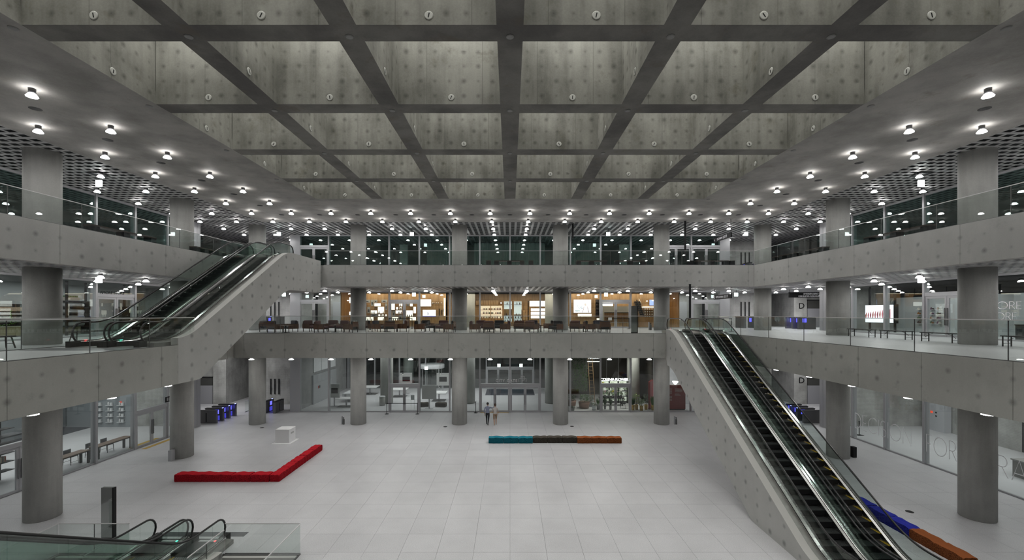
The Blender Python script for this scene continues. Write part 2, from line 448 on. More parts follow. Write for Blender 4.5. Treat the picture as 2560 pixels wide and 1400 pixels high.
# stone curbs and dark shafts of the two wells beside the escalator landing
for a in WELLS:
    w = MB()
    w.box(a[0]-.001, a[0]+.06, a[2], a[3], -6, -.02); w.box(a[1]-.06, a[1]+.001, a[2], a[3], -6, -.02); w.box(a[0], a[1], a[3]-.06, a[3], -6, -.02); w.box(a[0], a[1], a[2], a[3], -6.2, -6)
    w.build('well_lining', mat('well_dark', (.05, .05, .048), .7), floor1)
    MB().box(a[0]+.06, a[1]-.06, a[3]-.2, a[3]-.06, -.3, -.025).build('well_curb', C_TOP, floor1)

# ------------------------------------------------------------------ the two gallery slabs with concrete edge panels
NX0, NY0 = -17.7, 19.2           # notch for the rising escalator
floor2 = struct('floor', 'first gallery floor slab with exposed concrete edge', 'floor')
t = .12
def slab(fl_, x0, x1, y0, y1, z0, z1, mb_): MB().box(x0, x1, y0, y1, z0, z1, 0, 1, 2).build('deck', [C_SOF, mb_, STONE_UP], fl_)
for a in ((-34, -X2-t, -8, NY0), (-34, NX0-t, NY0, Y2+t), (-34, 34, Y2+t, 50.2), (X2+t, 34, -8, Y2+t), (-X2-t, X2+t, -8, 2*CY-Y2-t)):
    slab(floor2, *a, ZS2, Z2, C_SOF)
def edge_panels(fl_, axis, fixed, out, a0, a1, z0, z1, material, gap=.005):
    """precast look: one panel per module along a slab edge"""
    n0 = math.floor(a0/M+.5-1e-6); cuts = [a0]
    k = math.floor((a0 - M/2)/M)
    while True:
        c = (k+.5)*M
        if c > a1-.3: break
        if c > a0+.3: cuts.append(c)
        k += 1
    cuts.append(a1)
    for c0, c1 in zip(cuts, cuts[1:]):
        lo, hi = sorted((fixed, fixed+out))
        b = (c0+gap, c1-gap, lo, hi) if axis == 'x' else (lo, hi, c0+gap, c1-gap)
        MB().box(*b, z0, z1, 0, 1, 2, o=(0, 0, z1)).build('edge_panel', [material, C_SOF, C_TOP], fl_)
edge_panels(floor2, 'x', Y2, t, NX0, 10.0, ZS2, Z2+.012, C_F2B)
edge_panels(floor2, 'y', X2, t, 2*CY-Y2, Y2, ZS2, Z2+.012, C_F2)
edge_panels(floor2, 'y', -X2, -t, 2*CY-Y2, 17.9, ZS2, Z2+.012, C_F2)
edge_panels(floor2, 'y', NX0, -t, NY0, Y2, ZS2, Z2+.012, C_F2)
edge_panels(floor2, 'x', 2*CY-Y2, -t, -10, X2, ZS2, Z2+.012, C_F2B)
floor3 = struct('floor', 'upper gallery floor slab with exposed concrete edge and metal lattice underside', 'floor')
for a in ((-34, -X3-.35, -8, Y3+.35), (-34, 34, Y3+.35, 50.2), (X3+.35, 34, -8, Y3+.35), (-X3-.35, X3+.35, -8, 2*CY-Y3-.35)):
    slab(floor3, *a, ZS3+.42, Z3, PLEN)
for axis, fx, out, a0, a1 in (('x', Y3, .35, -X2+.12, X3), ('y', X3, .35, 2*CY-Y3, Y3+.35), ('y', -X3, -.35, 2*CY-Y3, Y3+.35), ('x', 2*CY-Y3, -.35, -X3, X3)):
    edge_panels(floor3, axis, fx, out, a0, a1, ZS3, Z3+.012, C_F3)
MB().box(-X3-.35, -X2+.12, Y3, Y3+.35, ZS3, Z3, 0, 0, 1, o=(0, 0, Z3)).build('deck', [C_F3, STONE_UP], floor3)
tag(lat2.build('gallery_lattice', LATT, floor3), kind='stuff')

# ------------------------------------------------------------------ columns
colm = {}
def column(x, y, z0, z1, label, r=.59):
    key = (round(z1-z0, 2), r)
    if key not in colm:
        colm[key] = MB().lathe([(r-.012, 0), (r-.012, .015), (r, .02), (r, z1-z0)], 44).mesh('column', C_COL)
    o = bpy.data.objects.new('column', colm[key]); o.location = (x, y, z0); o.rotation_euler = (0, 0, rnd.uniform(0, 6))
    link(o); tag(o, label, 'column', None, 'structure')
FLN = {0: 'ground floor', 1: 'first gallery', 2: 'upper gallery'}
LV = [(0, ZS2), (Z2, ZS3+.05), (Z3, ZC+.05)]
for f in range(3):
    for s, sd in ((-1, 'left'), (1, 'right')):
        for k, nm in ((0, 'rearmost'), (1, 'middle'), (2, 'nearest visible'), (3, 'fourth from the rear')):
            column(s*2.5*S, DB-k*S, *LV[f], f'{nm} round concrete column in the row along the {sd} side, {FLN[f]}')
    for k, nm in ((-1.5, 'leftmost'), (-.5, 'second from left'), (.5, 'third from left'), (1.5, 'rightmost')):
        column(k*S, DB, *LV[f], f'{nm} of four round concrete columns across the rear, {FLN[f]}')
C_COLW = mat('warm_lit_column', (.46, .42, .36), .7, noise=.12, nscale=2)
for f in range(2):
    for k, nm in ((-1.5, 'far left'), (-.5, 'left of centre'), (.5, 'right of centre'), (1.5, 'far right')):
        column(k*S, DB+S, *LV[f], f'round concrete column {nm} behind the rear glass front, {FLN[f]}')
column(-1.5*S, DB+2*S+1.2, *LV[0], 'round concrete column beyond the lobby glass, far left')

# ------------------------------------------------------------------ walls
def wall(name, label, x0, x1, y0, y1, z0, z1, m_=None):
    o = MB().box(x0, x1, y0, y1, z0, z1, o=(0, 0, z0)).build(name, m_ or C_WALL)
    tag(o, label, 'wall', None, 'structure')
    return o
for s, sd in ((-1, 'left'), (1, 'right')):
    def sx(a, b): return tuple(sorted((s*a, s*b)))
    wall('wall_rear_'+sd, f'board marked concrete wall with three black bars at the {sd} rear corner', *sx(18.7, 23.0), 41.5, 41.9, 0, ZC)
    wall('wall_core_'+sd, f'concrete lift core block at the {sd} rear corner', *sx(26.8, 28.0), 41.5, 49, 0, ZC)
    wall('wall_corridor_'+sd, f'concrete return wall of the {sd} rear corridor', *sx(22.7, 23.0), 41.9, 49, 0, ZC)
    wall('wall_corridor_end_'+sd, f'pale end wall of the {sd} rear corridor', *sx(22, 29), 49, 49.3, 0, ZC, WHITE)
    wall('wall_door_'+sd, f'concrete wall around the lift lobby door, {sd} rear', *sx(28.0, 34), 41.7, 42, 2.5 if False else 0, ZC)
    wall('wall_shop_end_'+sd, f'concrete end wall of the shops on the {sd} side', *sx(24.3, 34), 33.45, 33.75, 0, ZC)
    wall('wall_side_ground_'+sd, f'plain back wall of the ground floor room on the {sd} side', *(sx(33.6, 33.9) if s < 0 else sx(31.6, 31.9)), -8, 33.4, 0, ZS2, mat('blue_grey_wall', (.20, .22, .235), .6) if s < 0 else C_WALL)
    wall('wall_side_upper_'+sd, f'dark back wall of the upper gallery room on the {sd} side', *sx(29.6, 30), -8, 33.4, Z3, ZC+.5, DARKROOM)
    wall('wall_outer_'+sd, f'outer wall beyond the {sd} shops', *sx(34, 34.3), -8, 64, -7, ZC+.8, DARKROOM)
wall('wall_side_mid_left', 'grey green back wall of the first gallery shop on the left', -29.3, -29, -8, 33.4, Z2, ZS3+.4, GREYW)
wall('wall_side_mid_right', 'white display wall of the first gallery room on the right', 28.6, 28.9, -8, 33.4, Z2, Z2+2.45, GREYW)
wall('wall_side_void_right', 'black sheet standing in for the dark void above the white display wall on the right', 29.2, 29.5, -8, 33.4, Z2, ZS3+.4, PLEN)  # black sheet in place of the dark ceiling void
wall('wall_upper_rear', 'dark rear wall of the upper gallery room', -18.7, 18.7, 44, 44.3, Z3, ZC+.5, DARKROOM)
for s in (-1, 1):
    wall('wall_upper_return', 'dark side wall of the upper rear room, '+('left' if s < 0 else 'right'), *sorted((s*18.6, s*18.75)), 38.6, 44, Z3, ZC+.5, DARKROOM)
wall('wall_lobby_left', 'smooth concrete wall of the entrance lobby hung with white banners', -18.75, -18.6, 38.6, 50, 0, ZS2, mat('lobby_concrete', (.30, .30, .30), .65, noise=.12, nscale=1.5))
wall('wall_near', 'wall behind the viewer', -34, 34, -8.3, -8, -7, ZC+.8, C_WALL)
wall('wall_street', 'dark building front across the street beyond the lobby', -34, 34, 64, 64.3, -7, ZC+.8, mat('night_facade', (.010, .012, .018), .6))  # night darkness put into the near-black colour
st = MB().box(-34, 34, 50.2, 64, -.3, -.02).build('ground_street', mat('night_paving', (.045, .047, .05), .6, noise=.2, nscale=1))  # dark paving colour stands in for night outside
tag(st, 'dark paved street outside the lobby at night', 'ground', None, 'structure')
st = MB().box(-34, 34, 50.2, 64, ZS2, Z2).build('ceiling_sky_cover', mat('sky_cover_dark', (.03, .03, .033), .8)); tag(st, 'added dark cover keeping sky light off the street outside the lobby', 'ceiling', None, 'structure')  # added cover that shuts the sky out above the street

# ------------------------------------------------------------------ glass fronts
nwin = [0]; ndoor = [0]
PW, PD = .12, .26
def facade(label, axis, fixed, posts, z0, z1, doors=(), rail=2.38, glass=None, where='', sgn=1, skip=()):
    """posts: positions along the front; doors: indices of the bays with a pair of glazed leaves"""
    nwin[0] += 1
    w = struct(f'window_{nwin[0]}', label, 'window')
    glass = glass or GLASS_F
    def bx(mb, a0, a1, d0, d1, b0, b1):
        return mb.box(a0, a1, fixed+sgn*d0 if sgn > 0 else fixed-d1, fixed+d1 if sgn > 0 else fixed-d0, b0, b1) if axis == 'x' else mb.box(fixed+sgn*d0 if sgn > 0 else fixed-d1, fixed+d1 if sgn > 0 else fixed-d0, a0, a1, b0, b1)
    for i, p in enumerate(posts):
        ww = PW if 0 < i < len(posts)-1 else .3
        bx(MB(), p-ww/2, p+ww/2, -.05, PD, z0, z1).build('mullion', ALU, w)
    for i, (p, q) in enumerate(zip(posts, posts[1:])):
        if i in skip: continue
        a0, a1 = p+PW/2, q-PW/2
        bx(MB(), a0, a1, 0, .1, z1-.1, z1).build('head_rail', ALU, w)
        if i in doors:
            bx(MB(), a0, a1, -.03, .16, z0+rail-.12, z0+rail+.1).build('transom', ALU, w)
            bx(MB(), a0, a1, .04, .055, z0+rail+.1, z1-.1).build('pane', glass, w)
            ndoor[0] += 1
            d = struct(f'door_{ndoor[0]}', f'pair of glazed metal framed doors {where} {doors[i] if isinstance(doors, dict) else ""}'.strip(), 'door')
            mid = (a0+a1)/2
            for l0, l1, hs in ((a0+.01, mid-.006, 1), (mid+.006, a1-.01, -1)):
                lf = MB(); fr = .11
                bx(lf, l0, l0+fr, 0, .07, z0+.02, z0+rail-.13); bx(lf, l1-fr, l1, 0, .07, z0+.02, z0+rail-.13)
                bx(lf, l0+fr, l1-fr, 0, .07, z0+.02, z0+.14); bx(lf, l0+fr, l1-fr, 0, .07, z0+rail-.25, z0+rail-.13)
                L = lf.build('leaf_frame', ALU, d)
                bx(MB(), l0+fr, l1-fr, .03, .042, z0+.14, z0+rail-.25).build('pane', glass, L)
                hx = l1-.055 if hs > 0 else l0+.055
                bx(MB(), hx-.018, hx+.018, -.07, -.035, z0+.65, z0+1.6).build('pull_handle', STEEL_D, L)
        else:
            bx(MB(), a0, a1, 0, .1, z0, z0+.08).build('sill_rail', ALU, w)
            bx(MB(), a0, a1, .04, .055, z0+.08, z1-.1).build('pane', glass, w)
    return w
rear = [k*M for k in range(-7, 8)]
facade('rear glass front of the ground floor lobby and flower shop', 'x', YF, rear, 0, ZS2, {3: 'left of the rear centre column, ground floor', 6: 'in the left half of the main gate', 7: 'in the right half of the main gate', 10: 'of the flower shop'}, 2.38, where='')
facade('rear glass front of the wood lined shop on the first gallery', 'x', YF, rear, Z2, ZS3, {0: 'at the left end of the first gallery rear', 3: 'of the shop behind the lounge, left', 10: 'of the shop behind the lounge, right', 13: 'at the right end of the first gallery rear'})
facade('rear glass front of the upper gallery', 'x', YF, rear, Z3, ZC, {0: 'at the left end of the upper gallery rear', 12: 'near the right end of the upper gallery rear', 13: 'at the right end of the upper gallery rear'}, glass=GLASS_U)
side = [32.98 - k*M for k in range(8)][::-1]
facade('ground floor glass front along the left side', 'y', -XF, side, 0, ZS2, {5: 'beyond the second left column, ground floor', 2: 'at the left edge behind the nearest column, ground floor'}, 2.3, sgn=-1)
facade('first gallery glass front along the left side', 'y', -XF, side, Z2, ZS3, {4: 'behind the rising escalator on the left'}, sgn=-1)
facade('upper gallery glass front along the left side', 'y', -XF, side, Z3, ZC, sgn=-1, glass=GLASS_U)
facade('ground floor glass front along the right side', 'y', XF, side, 0, ZS2, sgn=1)
facade('first gallery glass front along the right side', 'y', XF, side, Z2, ZS3, {3: 'behind the benches on the right'})
facade('upper gallery glass front along the right side', 'y', XF, side, Z3, ZC, glass=GLASS_U)
outer = [-17.8 + k*2*M*.97 for k in range(0, 8)]
facade('outer lobby glass front to the street', 'x', 50.1, [-18.4, -15.4, -12.6, -9.6, -6.5, -2.7, 0, 2.7, 6.0, 9.0], 0, ZS2, {5: 'at the street side of the lobby, left', 6: 'at the street side of the lobby, right'}, 2.4)
for s in (-1, 1):                                                    # corner posts where the fronts turn
    c = MB(); c.box(*sorted((s*18.45, s*19.1)), YF-.05, YF+.45, 0, ZS2).box(*sorted((s*18.45, s*19.1)), YF-.05, YF+.45, Z2, ZS3).box(*sorted((s*18.45, s*19.1)), YF-.05, YF+.45, Z3, ZC)
    for z0, z1, nm in ((0, ZS2, 'ground floor'), (Z2, ZS3, 'first gallery'), (Z3, ZC, 'upper gallery')):
        sd = 'left' if s < 0 else 'right'
        o = MB().box(*sorted((s*18.53, s*19.1)), YF-.02, YF+.4, z0, z1).build('trim_corner', ALU); tag(o, f'grey metal corner casing at the {sd} end of the rear glass front, {nm}', 'trim', None, 'structure')
        o = MB().box(*sorted((s*(XF-.06), s*(XF+.7))), 33.14, 33.5, z0, z1).build('trim_corner', ALU); tag(o, f'grey metal corner casing at the far end of the {sd} glass front, {nm}', 'trim', None, 'structure')
# ------------------------------------------------------------------ ceiling downlights
can_m = MB().lathe([(.085, -.015), (.09, .14)], 14).mesh('ceiling_downlight', LAMPC)
dif_m = MB().lathe([(.142, -.11), (.148, -.10), (.092, -.02)], 14, mi=1, cap=False).lathe([(.142, -.11), (.02, -.11)][::-1], 14, cap=False).mesh('diffuser', [LAMPE, LAMPS])
dif1_m = MB().lathe([(.155, -.06), (.16, -.05), (.12, -.02)], 14, mi=1, cap=False).lathe([(.02, -.06), (.155, -.06)], 14, cap=False).mesh('diffuser', [LAMPE, LAMPS])
def lamp(x, y, z, label, group, m_=None):
    o = bpy.data.objects.new('ceiling_downlight', can_m); o.location = (x, y, z-.14); link(o); tag(o, label, 'ceiling light', group)
    d = bpy.data.objects.new('diffuser', m_ or dif_m); link(d, o)
    return o
def is_col(x, y):
    return (abs(abs(x)-2.5*S) < .2 and any(abs(y-(DB-k*S)) < .2 for k in range(0, 6))) or (abs(y-DB) < .2 and any(abs(abs(x)-q*S) < .2 for q in (.5, 1.5, 2.5)))
half = [(k+.5)*M for k in range(-9, 9)]
CN = {14.4375: 'innermost', 17.0625: 'second', 19.6875: 'column line', 22.3125: 'outermost'}
def lamps(z, rows_far, cols_side, kmax, floor_nm, kmin=0):
    for k, xs in rows_far:
        y = yr(k); n = 0
        for x in xs:
            if is_col(x, y): continue
            n += 1
            lamp(x, y, z, f'{ORD[n-1]} downlight from the left, {ORD[k+2]} cross row from the rear, {floor_nm} ceiling', f'ceiling downlights, {floor_nm}')
    for c, k0 in cols_side:
        for s, sd in ((-1, 'left'), (1, 'right')):
            n = 0
            for k in range(k0, kmax+1):
                x, y = s*c, yr(k)
                if is_col(x, y): continue
                n += 1
                lamp(x, y, z, f'{ORD[n-1]} downlight from the rear, {CN[c]} row along the {sd} side, {floor_nm} ceiling', f'ceiling downlights, {floor_nm}')
inner = [x for x in half if abs(x) < 12.5]
mid_ = [x for x in half if abs(x) < 18]
corner = [x for x in half if abs(x) > 19]
lamps(ZC, [(-2, corner), (-1, mid_ + [] if False else half), (0, half), (1, half), (2, inner)], [(14.4375, 2), (17.0625, 2), (19.6875, 2), (22.3125, 2)], 10, 'upper gallery')
for k in (11, 12, 13): 
    n = 0
    for x in inner:
        n += 1; lamp(x, yr(k+1.0), ZC, f'{ORD[n-1]} downlight from the left in the {ORD[k-11]} near cross row', 'ceiling downlights over the near end')
lamps(ZS3+.04, [(-2, corner), (-1, half), (0, half)], [(19.6875, 1), (22.3125, 1)], 8, 'first gallery')
def f1lamp(x, y, lab): lamp(x, y, ZS2, lab, 'downlights under the first gallery', dif1_m)
n = 0
for x in [x for x in half if -18 < x < 9.5]:
    n += 1; f1lamp(x, yr(2), f'{ORD[n-1]} downlight from the left under the rear gallery edge')
for k in (0, 1):
    n = 0
    for x in half:
        if is_col(x, yr(k*1.0)) or (k == 0 and False): continue
        if (round(x/M-.5) % 2): continue
        n += 1; f1lamp(x, yr(k*1.0-.0) + (0 if k else -.0) , f'{ORD[n-1]} downlight from the left, {ORD[2-k]} row behind the rear gallery edge, ground floor')
for s, sd in ((-1, 'left'), (1, 'right')):
    n = 0
    for k in range(4 if s > 0 else 6, 11):
        n += 1; f1lamp(s*14.4375, yr(k), f'{ORD[n-1]} downlight from the rear under the {sd} gallery edge')
    n = 0
    for k in range(3, 11, 2):
        n += 1; f1lamp(s*22.3125, yr(k), f'{ORD[n-1]} downlight from the rear beside the {sd} glass front, ground floor')
# added area lights without fixtures, standing in for room lamps behind the glass
area((-28.5, 23, ZS2-.15), 6, 18, 620); area((27.5, 23, ZS2-.15), 5, 18, 520)
area((-7, 44.5, ZS2-.15), 18, 8, 760); 
area((-26.5, 22, ZS3-.1), 3, 18, 330); area((26, 24, ZS3-.1), 2.5, 16, 330)
area((0, 41.5, ZC-.2), 30, 4, 70, (.8, 1, .98))
area((0, 41.0, ZS3-.1), 28, 2.5, 640, (1, .86, .68))
area((-16.4, 41.0, ZS3-.1), 3, 2.5, 60); area((16.4, 41.0, ZS3-.1), 3, 2.5, 60)
for z in (ZS2, ZS3):
    area((-25.5, 38, z-.12), 4, 5, 240); area((25.5, 38, z-.12), 4, 5, 240)  # added lights that brighten the rear corners
# square exit lights
ex_m = MB().box(-.14, .14, -.03, .03, -.14, .14).mesh('exit_light', EXITM)
bar_m = MB().box(-.01, .01, -.01, .01, .14, .42).box(-.3, .3, -.3, .3, .405, .418).mesh('hanger', BLACK)
def exitl(x, y, z, label, rz=0):
    o = part('exit_light', ex_m, None, (x, y, z), rz); tag(o, label, 'sign', 'square exit lights')
    if z > 5: part('hanger', bar_m, o)
    return o
for x, z, k in ((-7.9, ZC-.42, 'left of centre'), (7.9, ZC-.42, 'right of centre'), (-18.6, ZC-.42, 'at the left end'), (19.0, ZC-.42, 'at the right end')): exitl(x, 35.4, z, f'square lit exit light {k} under the upper gallery ceiling, rear')
for x, z, k in ((-7.9, ZS3-.38, 'left of centre'), (7.9, ZS3-.38, 'right of centre'), (-18.6, ZS3-.38, 'at the left end'), (18.6, ZS3-.38, 'at the right end')): exitl(x, 36.2, z, f'square lit exit light {k} under the first gallery ceiling, rear')
for s, sd in ((-1, 'left'), (1, 'right')):
    exitl(s*19.9, 21.3, ZC-.50, f'square lit exit light under the upper gallery ceiling along the {sd} side')
    exitl(s*19.9, 21.3, ZS3-.30, f'square lit exit light under the first gallery ceiling along the {sd} side')
for x, y, z, k in ((-7.9, 41.5, 3.4, 'over the lobby at left of the gate'), (-1.05, 41.6, 3.65, 'over the left gate doors'), (1.05, 41.6, 3.65, 'over the right gate doors')):
    MB().box(-.01, .01, -.01, .01, .14, ZS2-z).build('hanger', BLACK, exitl(x, y, z, f'square lit exit light {k}, ground floor'))
# ------------------------------------------------------------------ escalators
TAN = math.tan(R(30))
def zfun(f1, run):
    def ramp(s, a, w=.7):
        if s < a-w: return 0.
        if s < a+w: return (s-a+w)**2/(4*w)
        return s-a
    return lambda s: TAN*(ramp(s, f1)-ramp(s, f1+run))
def samples(f1, run, f2, L):
    ss = [.45, f1-.75]
    ss += [f1-.7+1.4*i/8 for i in range(9)]
    ss += [f1+run-.7+1.4*i/8 for i in range(9)] + [f1+run+.75, L-.45]
    return sorted(x for x in ss if .44 < x < L-.44)
def sweep(mb, prof, ss, zf, mi=0):
    """prof: closed (x, dz) outline swept along the run"""
    n = len(prof); b = len(mb.v)
    for s in ss:
        for x, dz in prof: mb.v.append((x, s, zf(s)+dz))
    for i in range(len(ss)-1):
        for k in range(n):
            k2 = (k+1) % n
            mb.face((b+i*n+k, b+i*n+k2, b+(i+1)*n+k2, b+(i+1)*n+k), None, mi)
    mb.face([b+k for k in range(n)][::-1], None, mi); mb.face([b+(len(ss)-1)*n+k for k in range(n)], None, mi)
    return mb
LED_G = mat('green_signal', (.0, .3, .15), .5, 0, 4, (.1, 1, .6)); LED_R = mat('red_signal', (.3, .0, .0), .5, 0, 4, (1, .1, .1))
def escalator(label, x, y, rz, zlow, f1, rise, f2, outer=(.69, .69), step_edge=True, lights=(True, False), xs=.61, vis_steps=None, low_parts=True):
    run = rise/TAN; L = f1+run+f2; zf = zfun(f1, run)
    t = thing('escalator', label, 'escalator', (x, y, zlow), rz, 'escalators of the hall')
    ss = samples(f1, run, f2, L)
    inner = [s for s in ss]
    for sg, ou in ((-1, outer[0]), (1, outer[1])):
        a = .5
        ow = min(ou, .74)
        pr = [(a, -.02), (a, .17), (.565, .235), (.60, .25), (ow-.02, .25), (ow, .22), (ow, -.1), (ow-.03, -.1), (ow-.03, .2), (.52, .1), (.52, -.02)]
        if ou > .8:
            cv = [(sg*px, pz) for px, pz in ((.745, -.1), (.745, .17), (ou, .15), (ou, -.1))]
            sweep(MB(), cv if sg > 0 else cv[::-1], inner, zf).build('side_cover', STEEL_R, t)
        pr = [(sg*px, pz) for px, pz in pr]
        if sg < 0: pr = pr[::-1]
        sweep(MB(), pr, inner, zf).build('deck', STEEL, t)
        g = MB(); g.tube([(sg*(.56 if ou < .8 else .742), s, zf(s)+.243) for s in inner], .012, 4); g.build('deck_seam', BLACK, t)
        # glass balustrade in separate sheets
        edges = [1.0]
        while edges[-1] + 1.6 < L-1.0: edges.append(edges[-1]+1.3)
        edges.append(L-1.0)
        fine = sorted(set(ss + edges + [1.0+.22*i for i in range(int((L-2)/.22))]))
        for e0, e1 in zip(edges, edges[1:]):
            pts = [s for s in fine if e0 <= s <= e1]
            mb = MB(); n0 = len(mb.v); w = .006
            pts = [e0+.006] + [s for s in pts if e0+.03 < s < e1-.03] + [e1-.006]
            for s in pts: mb.v += [(sg*xs-w, s, zf(s)+.245), (sg*xs+w, s, zf(s)+.245), (sg*xs+w, s, zf(s)+.92), (sg*xs-w, s, zf(s)+.92)]
            for i in range(len(pts)-1):
                for k in range(4): k2 = (k+1) % 4; mb.face((n0+4*i+k, n0+4*i+k2, n0+4*i+4+k2, n0+4*i+4+k), None, 0)
            mb.face((n0, n0+1, n0+2, n0+3)); e_ = n0+4*(len(pts)-1); mb.face((e_+3, e_+2, e_+1, e_))
            mb.build('glass_panel', GLASS_E, t)
        for s0, d in ((1.0, -1), (L-1.0, 1)):                       # rounded newel sheets
            poly = [(s0, zf(s0)+.245), (s0, zf(s0)+.92)]
            for i in range(11):
                an = R(90-18*i)
                poly.append((s0 + d*(.28+.40*math.cos(an)), zf(s0)+.55+.37*math.sin(an)))
            poly.append((s0+d*.28, zf(s0)+.2))
            if d > 0: poly = poly[::-1]
            MB().prism_x(poly, sg*xs-.006, sg*xs+.006).build('glass_panel', GLASS_E, t)
        path = []
        for i in range(10):
            an = R(-78 + 168*i/9); path.append((sg*xs, 1.0-(.28+.42*math.cos(an)), .55+.41*math.sin(an)))
        path += [(sg*xs, s, zf(s)+.96) for s in fine if 1.0 <= s <= L-1.0]
        for i in range(10):
            an = R(90 - 168*i/9); path.append((sg*xs, L-1.0+.28+.42*math.cos(an), zf(L)+.55+.41*math.sin(an)))
        MB().tube(path, .036, 8, rv=(1, 0, 0)).build('handrail', RUBBER, t)
        for s0, s1 in ((.12, .52), (L-.52, L-.12)):
            c = MB().box(*sorted((sg*.5, sg*.70)), s0, s1, zf(s0), zf(s0)+.235)
            c.build('newel_base', BLACK, t)
            MB().box(*sorted((sg*.5, sg*.69)), min(s0, s1+.0) if s0 < 1 else s0-1.0, s1+1.0 if s0 < 1 else s1, zf(s0), zf(s0)+.20).build('skirt_end', STEEL_D, t)
    # steps
    d = .405; h = d*TAN
    tr = MB(); tr.box(-.495, .495, 0, d-.008, -.20, -.002, 1)
    for i in range(16): tr.box(-.49+i*.0625, -.49+i*.0625+.03, .004, d-.01, 0, .008)
    sm_ = tr.mesh('step', [STEPM, STEPK])
    ed = MB().box(.45, .494, .0, d-.01, .002, .014).mesh('edge_marking', YEL)
    s = f1-1.0
    while s < f1+run+.9:
        st = part('step', sm_, t, (0, s, zf(s+d*.5)))
        if step_edge: part('edge_marking', ed, st)
        s += d
    for s0, s1 in ((.15, f1-1.0), (f1+run+1.0, L-.15)):
        MB().box(-.5, .5, s0, s1, zf(s0)-.05, zf(s0)+.012).build('comb_plate', STEEL_D, t)
        MB().box(-.36, .36, (s0 if s0 < 1 else s1-.35)+.1, (s0 if s0 < 1 else s1-.35)+.22, zf(s0)+.012, zf(s0)+.02).build('floor_strip', RAILM, t)
    MB().box(-.58, -.53, .75, .83, .25, .262).build('signal_light', LED_R if lights[0] else LED_G, t)
    MB().box(-.58, -.53, L-.83, L-.75, rise+.25, rise+.262).build('signal_light', LED_G if lights[0] else LED_R, t)
    return t
RISE1 = Z2; RISE2 = Z3-Z2
F1a, F1b = 2.4, 3.08
esc = []
LEN1 = F1a + RISE1/TAN + F1b
Y0 = 30.4 - LEN1
escalator('left escalator of the right hand pair, beside its concrete side wall', 11.35, Y0, 0, 0, F1a, RISE1, F1b, (1.02, .69), False, (False, True))
escalator('right escalator of the right hand pair, going down from the gallery, yellow step edges', 12.75, Y0, 0, 0, F1a, RISE1, F1b, (.69, .72), True, (True, False))
escalator('left escalator of the pair whose handrails end at the bottom edge of the hall floor', -11.35, 2*CY-Y0, math.pi, 0, F1a, RISE1, F1b, (1.02, .69), True, (True, False))
escalator('right hand handrail pair escalator ending at the lower left of the hall floor', -12.75, 2*CY-Y0, math.pi, 0, F1a, RISE1, F1b, (.69, .72), True, (False, True))
F2a = 1.8; F2b = 2.55; YL = 16.65
escalator('inner escalator rising from first to upper gallery at left, beside its concrete side wall', -14.85, YL, 0, Z2, F2a, RISE2, F2b, (.69, 1.02), False, (False, True))
escalator('outer escalator rising from first to upper gallery at left, nearer the shops', -16.25, YL, 0, Z2, F2a, RISE2, F2b, (.72, .69), False, (True, False))
# concrete side walls and trays
def tray(label, x0, x1, xs0, xs1, y0, dirn, zlow, f1, rise, f2, drop, ytop, zt_bot, s_from, nm):
    run = rise/TAN; zf = zfun(f1, run); L = f1+run+f2
    def Yw(s): return y0 + dirn*s
    ss = [s_from] + [s for s in samples(f1, run, f2, L) if s > s_from] 
    ss = [s for s in ss if s <= abs(ytop-y0)] + [abs(ytop-y0)]
    def low(s): return max(zlow if zlow < .1 else ZS2, zlow+zf(s)-drop)
    top = [(Yw(s), zlow+zf(s)+.30) for s in ss]
    fine = [s_from + (ss[-1]-s_from)*i/60 for i in range(61)]
    bot = [(Yw(s), low(s)) for s in fine]
    bot = [(y, max(z, 0.0)) for y, z in bot]
    bot[-1] = (bot[-1][0], zt_bot)
    poly = top + bot[::-1]
    if dirn < 0: poly = poly[::-1]
    w = MB().prism_x(poly, xs0, xs1, 0, 1).build(nm, [C_STR, C_TOP]); tag(w, label, 'wall', None, 'structure')
    # shallow tray below the steps
    top = [(Yw(s), zlow+zf(s)-.24) for s in ss if True]
    bot2 = [(Yw(s), min(low(s), zlow+zf(s)-.26)) for s in fine]
    poly = top + bot2[::-1]
    if zlow < .1:
        poly = [(Yw(s), zlow+zf(s)-.24) for s in fine if zf(s) > .3] + [(Yw(s), max(.02, zlow+zf(s)-drop)) for s in fine[::-1] if zf(s) > .3]
    if dirn < 0: poly = poly[::-1]
    MB().prism_x(poly, x0, x1, 0, 0).build('tray', [C_SOF], w)
tray('concrete side wall under the right hand escalators', 10.3, 13.47, 10.0, 10.3, Y0, 1, 0, F1a, RISE1, F1b, 2.0, Y2, ZS2, 1.6, 'wall_escalator_right')
tray('concrete side wall of the escalators at the lower left, seen from behind', -13.47, -10.3, -10.3, -10.0, 2*CY-Y0, -1, 0, F1a, RISE1, F1b, 2.0, 2*CY-Y2, ZS2, 1.6, 'wall_escalator_near')
tray('concrete side wall of the escalators rising at left', -17.43, -13.8, -13.8, -13.5, YL, 1, Z2, F2a, RISE2, F2b, 1.98, Y3-.12, ZS3, 17.9-YL, 'wall_escalator_left')
# upper landing deck of the left escalators, steel cover strips on the concrete tops
MB().box(-17.43, -13.8, YL+F2a+RISE2/TAN+.9, Y3-.0, ZS3+.05, Z3+.0, 0, 0, 1).build('landing_slab', [C_SOF, STONE_UP], bpy.data.objects['wall_escalator_left'])
# dark stone landing at the foot of the near escalators
o = MB().box(-13.40, -10.25, 16.93, 17.28, 0, .004).build('landing_mat', mat('dark_landing_stone', (.085, .088, .095), .35, noise=.1, nscale=20)); tag(o, 'dark stone landing mat at the foot of the lower left escalators', 'mat')
o = MB().box(-17.3, -13.65, 15.5, 16.6, Z2+.001, Z2+.008).build('landing_mat', mat('grey_landing_stone', (.16, .16, .17), .4)); tag(o, 'dark grey landing mat before the escalators on the left gallery', 'mat')

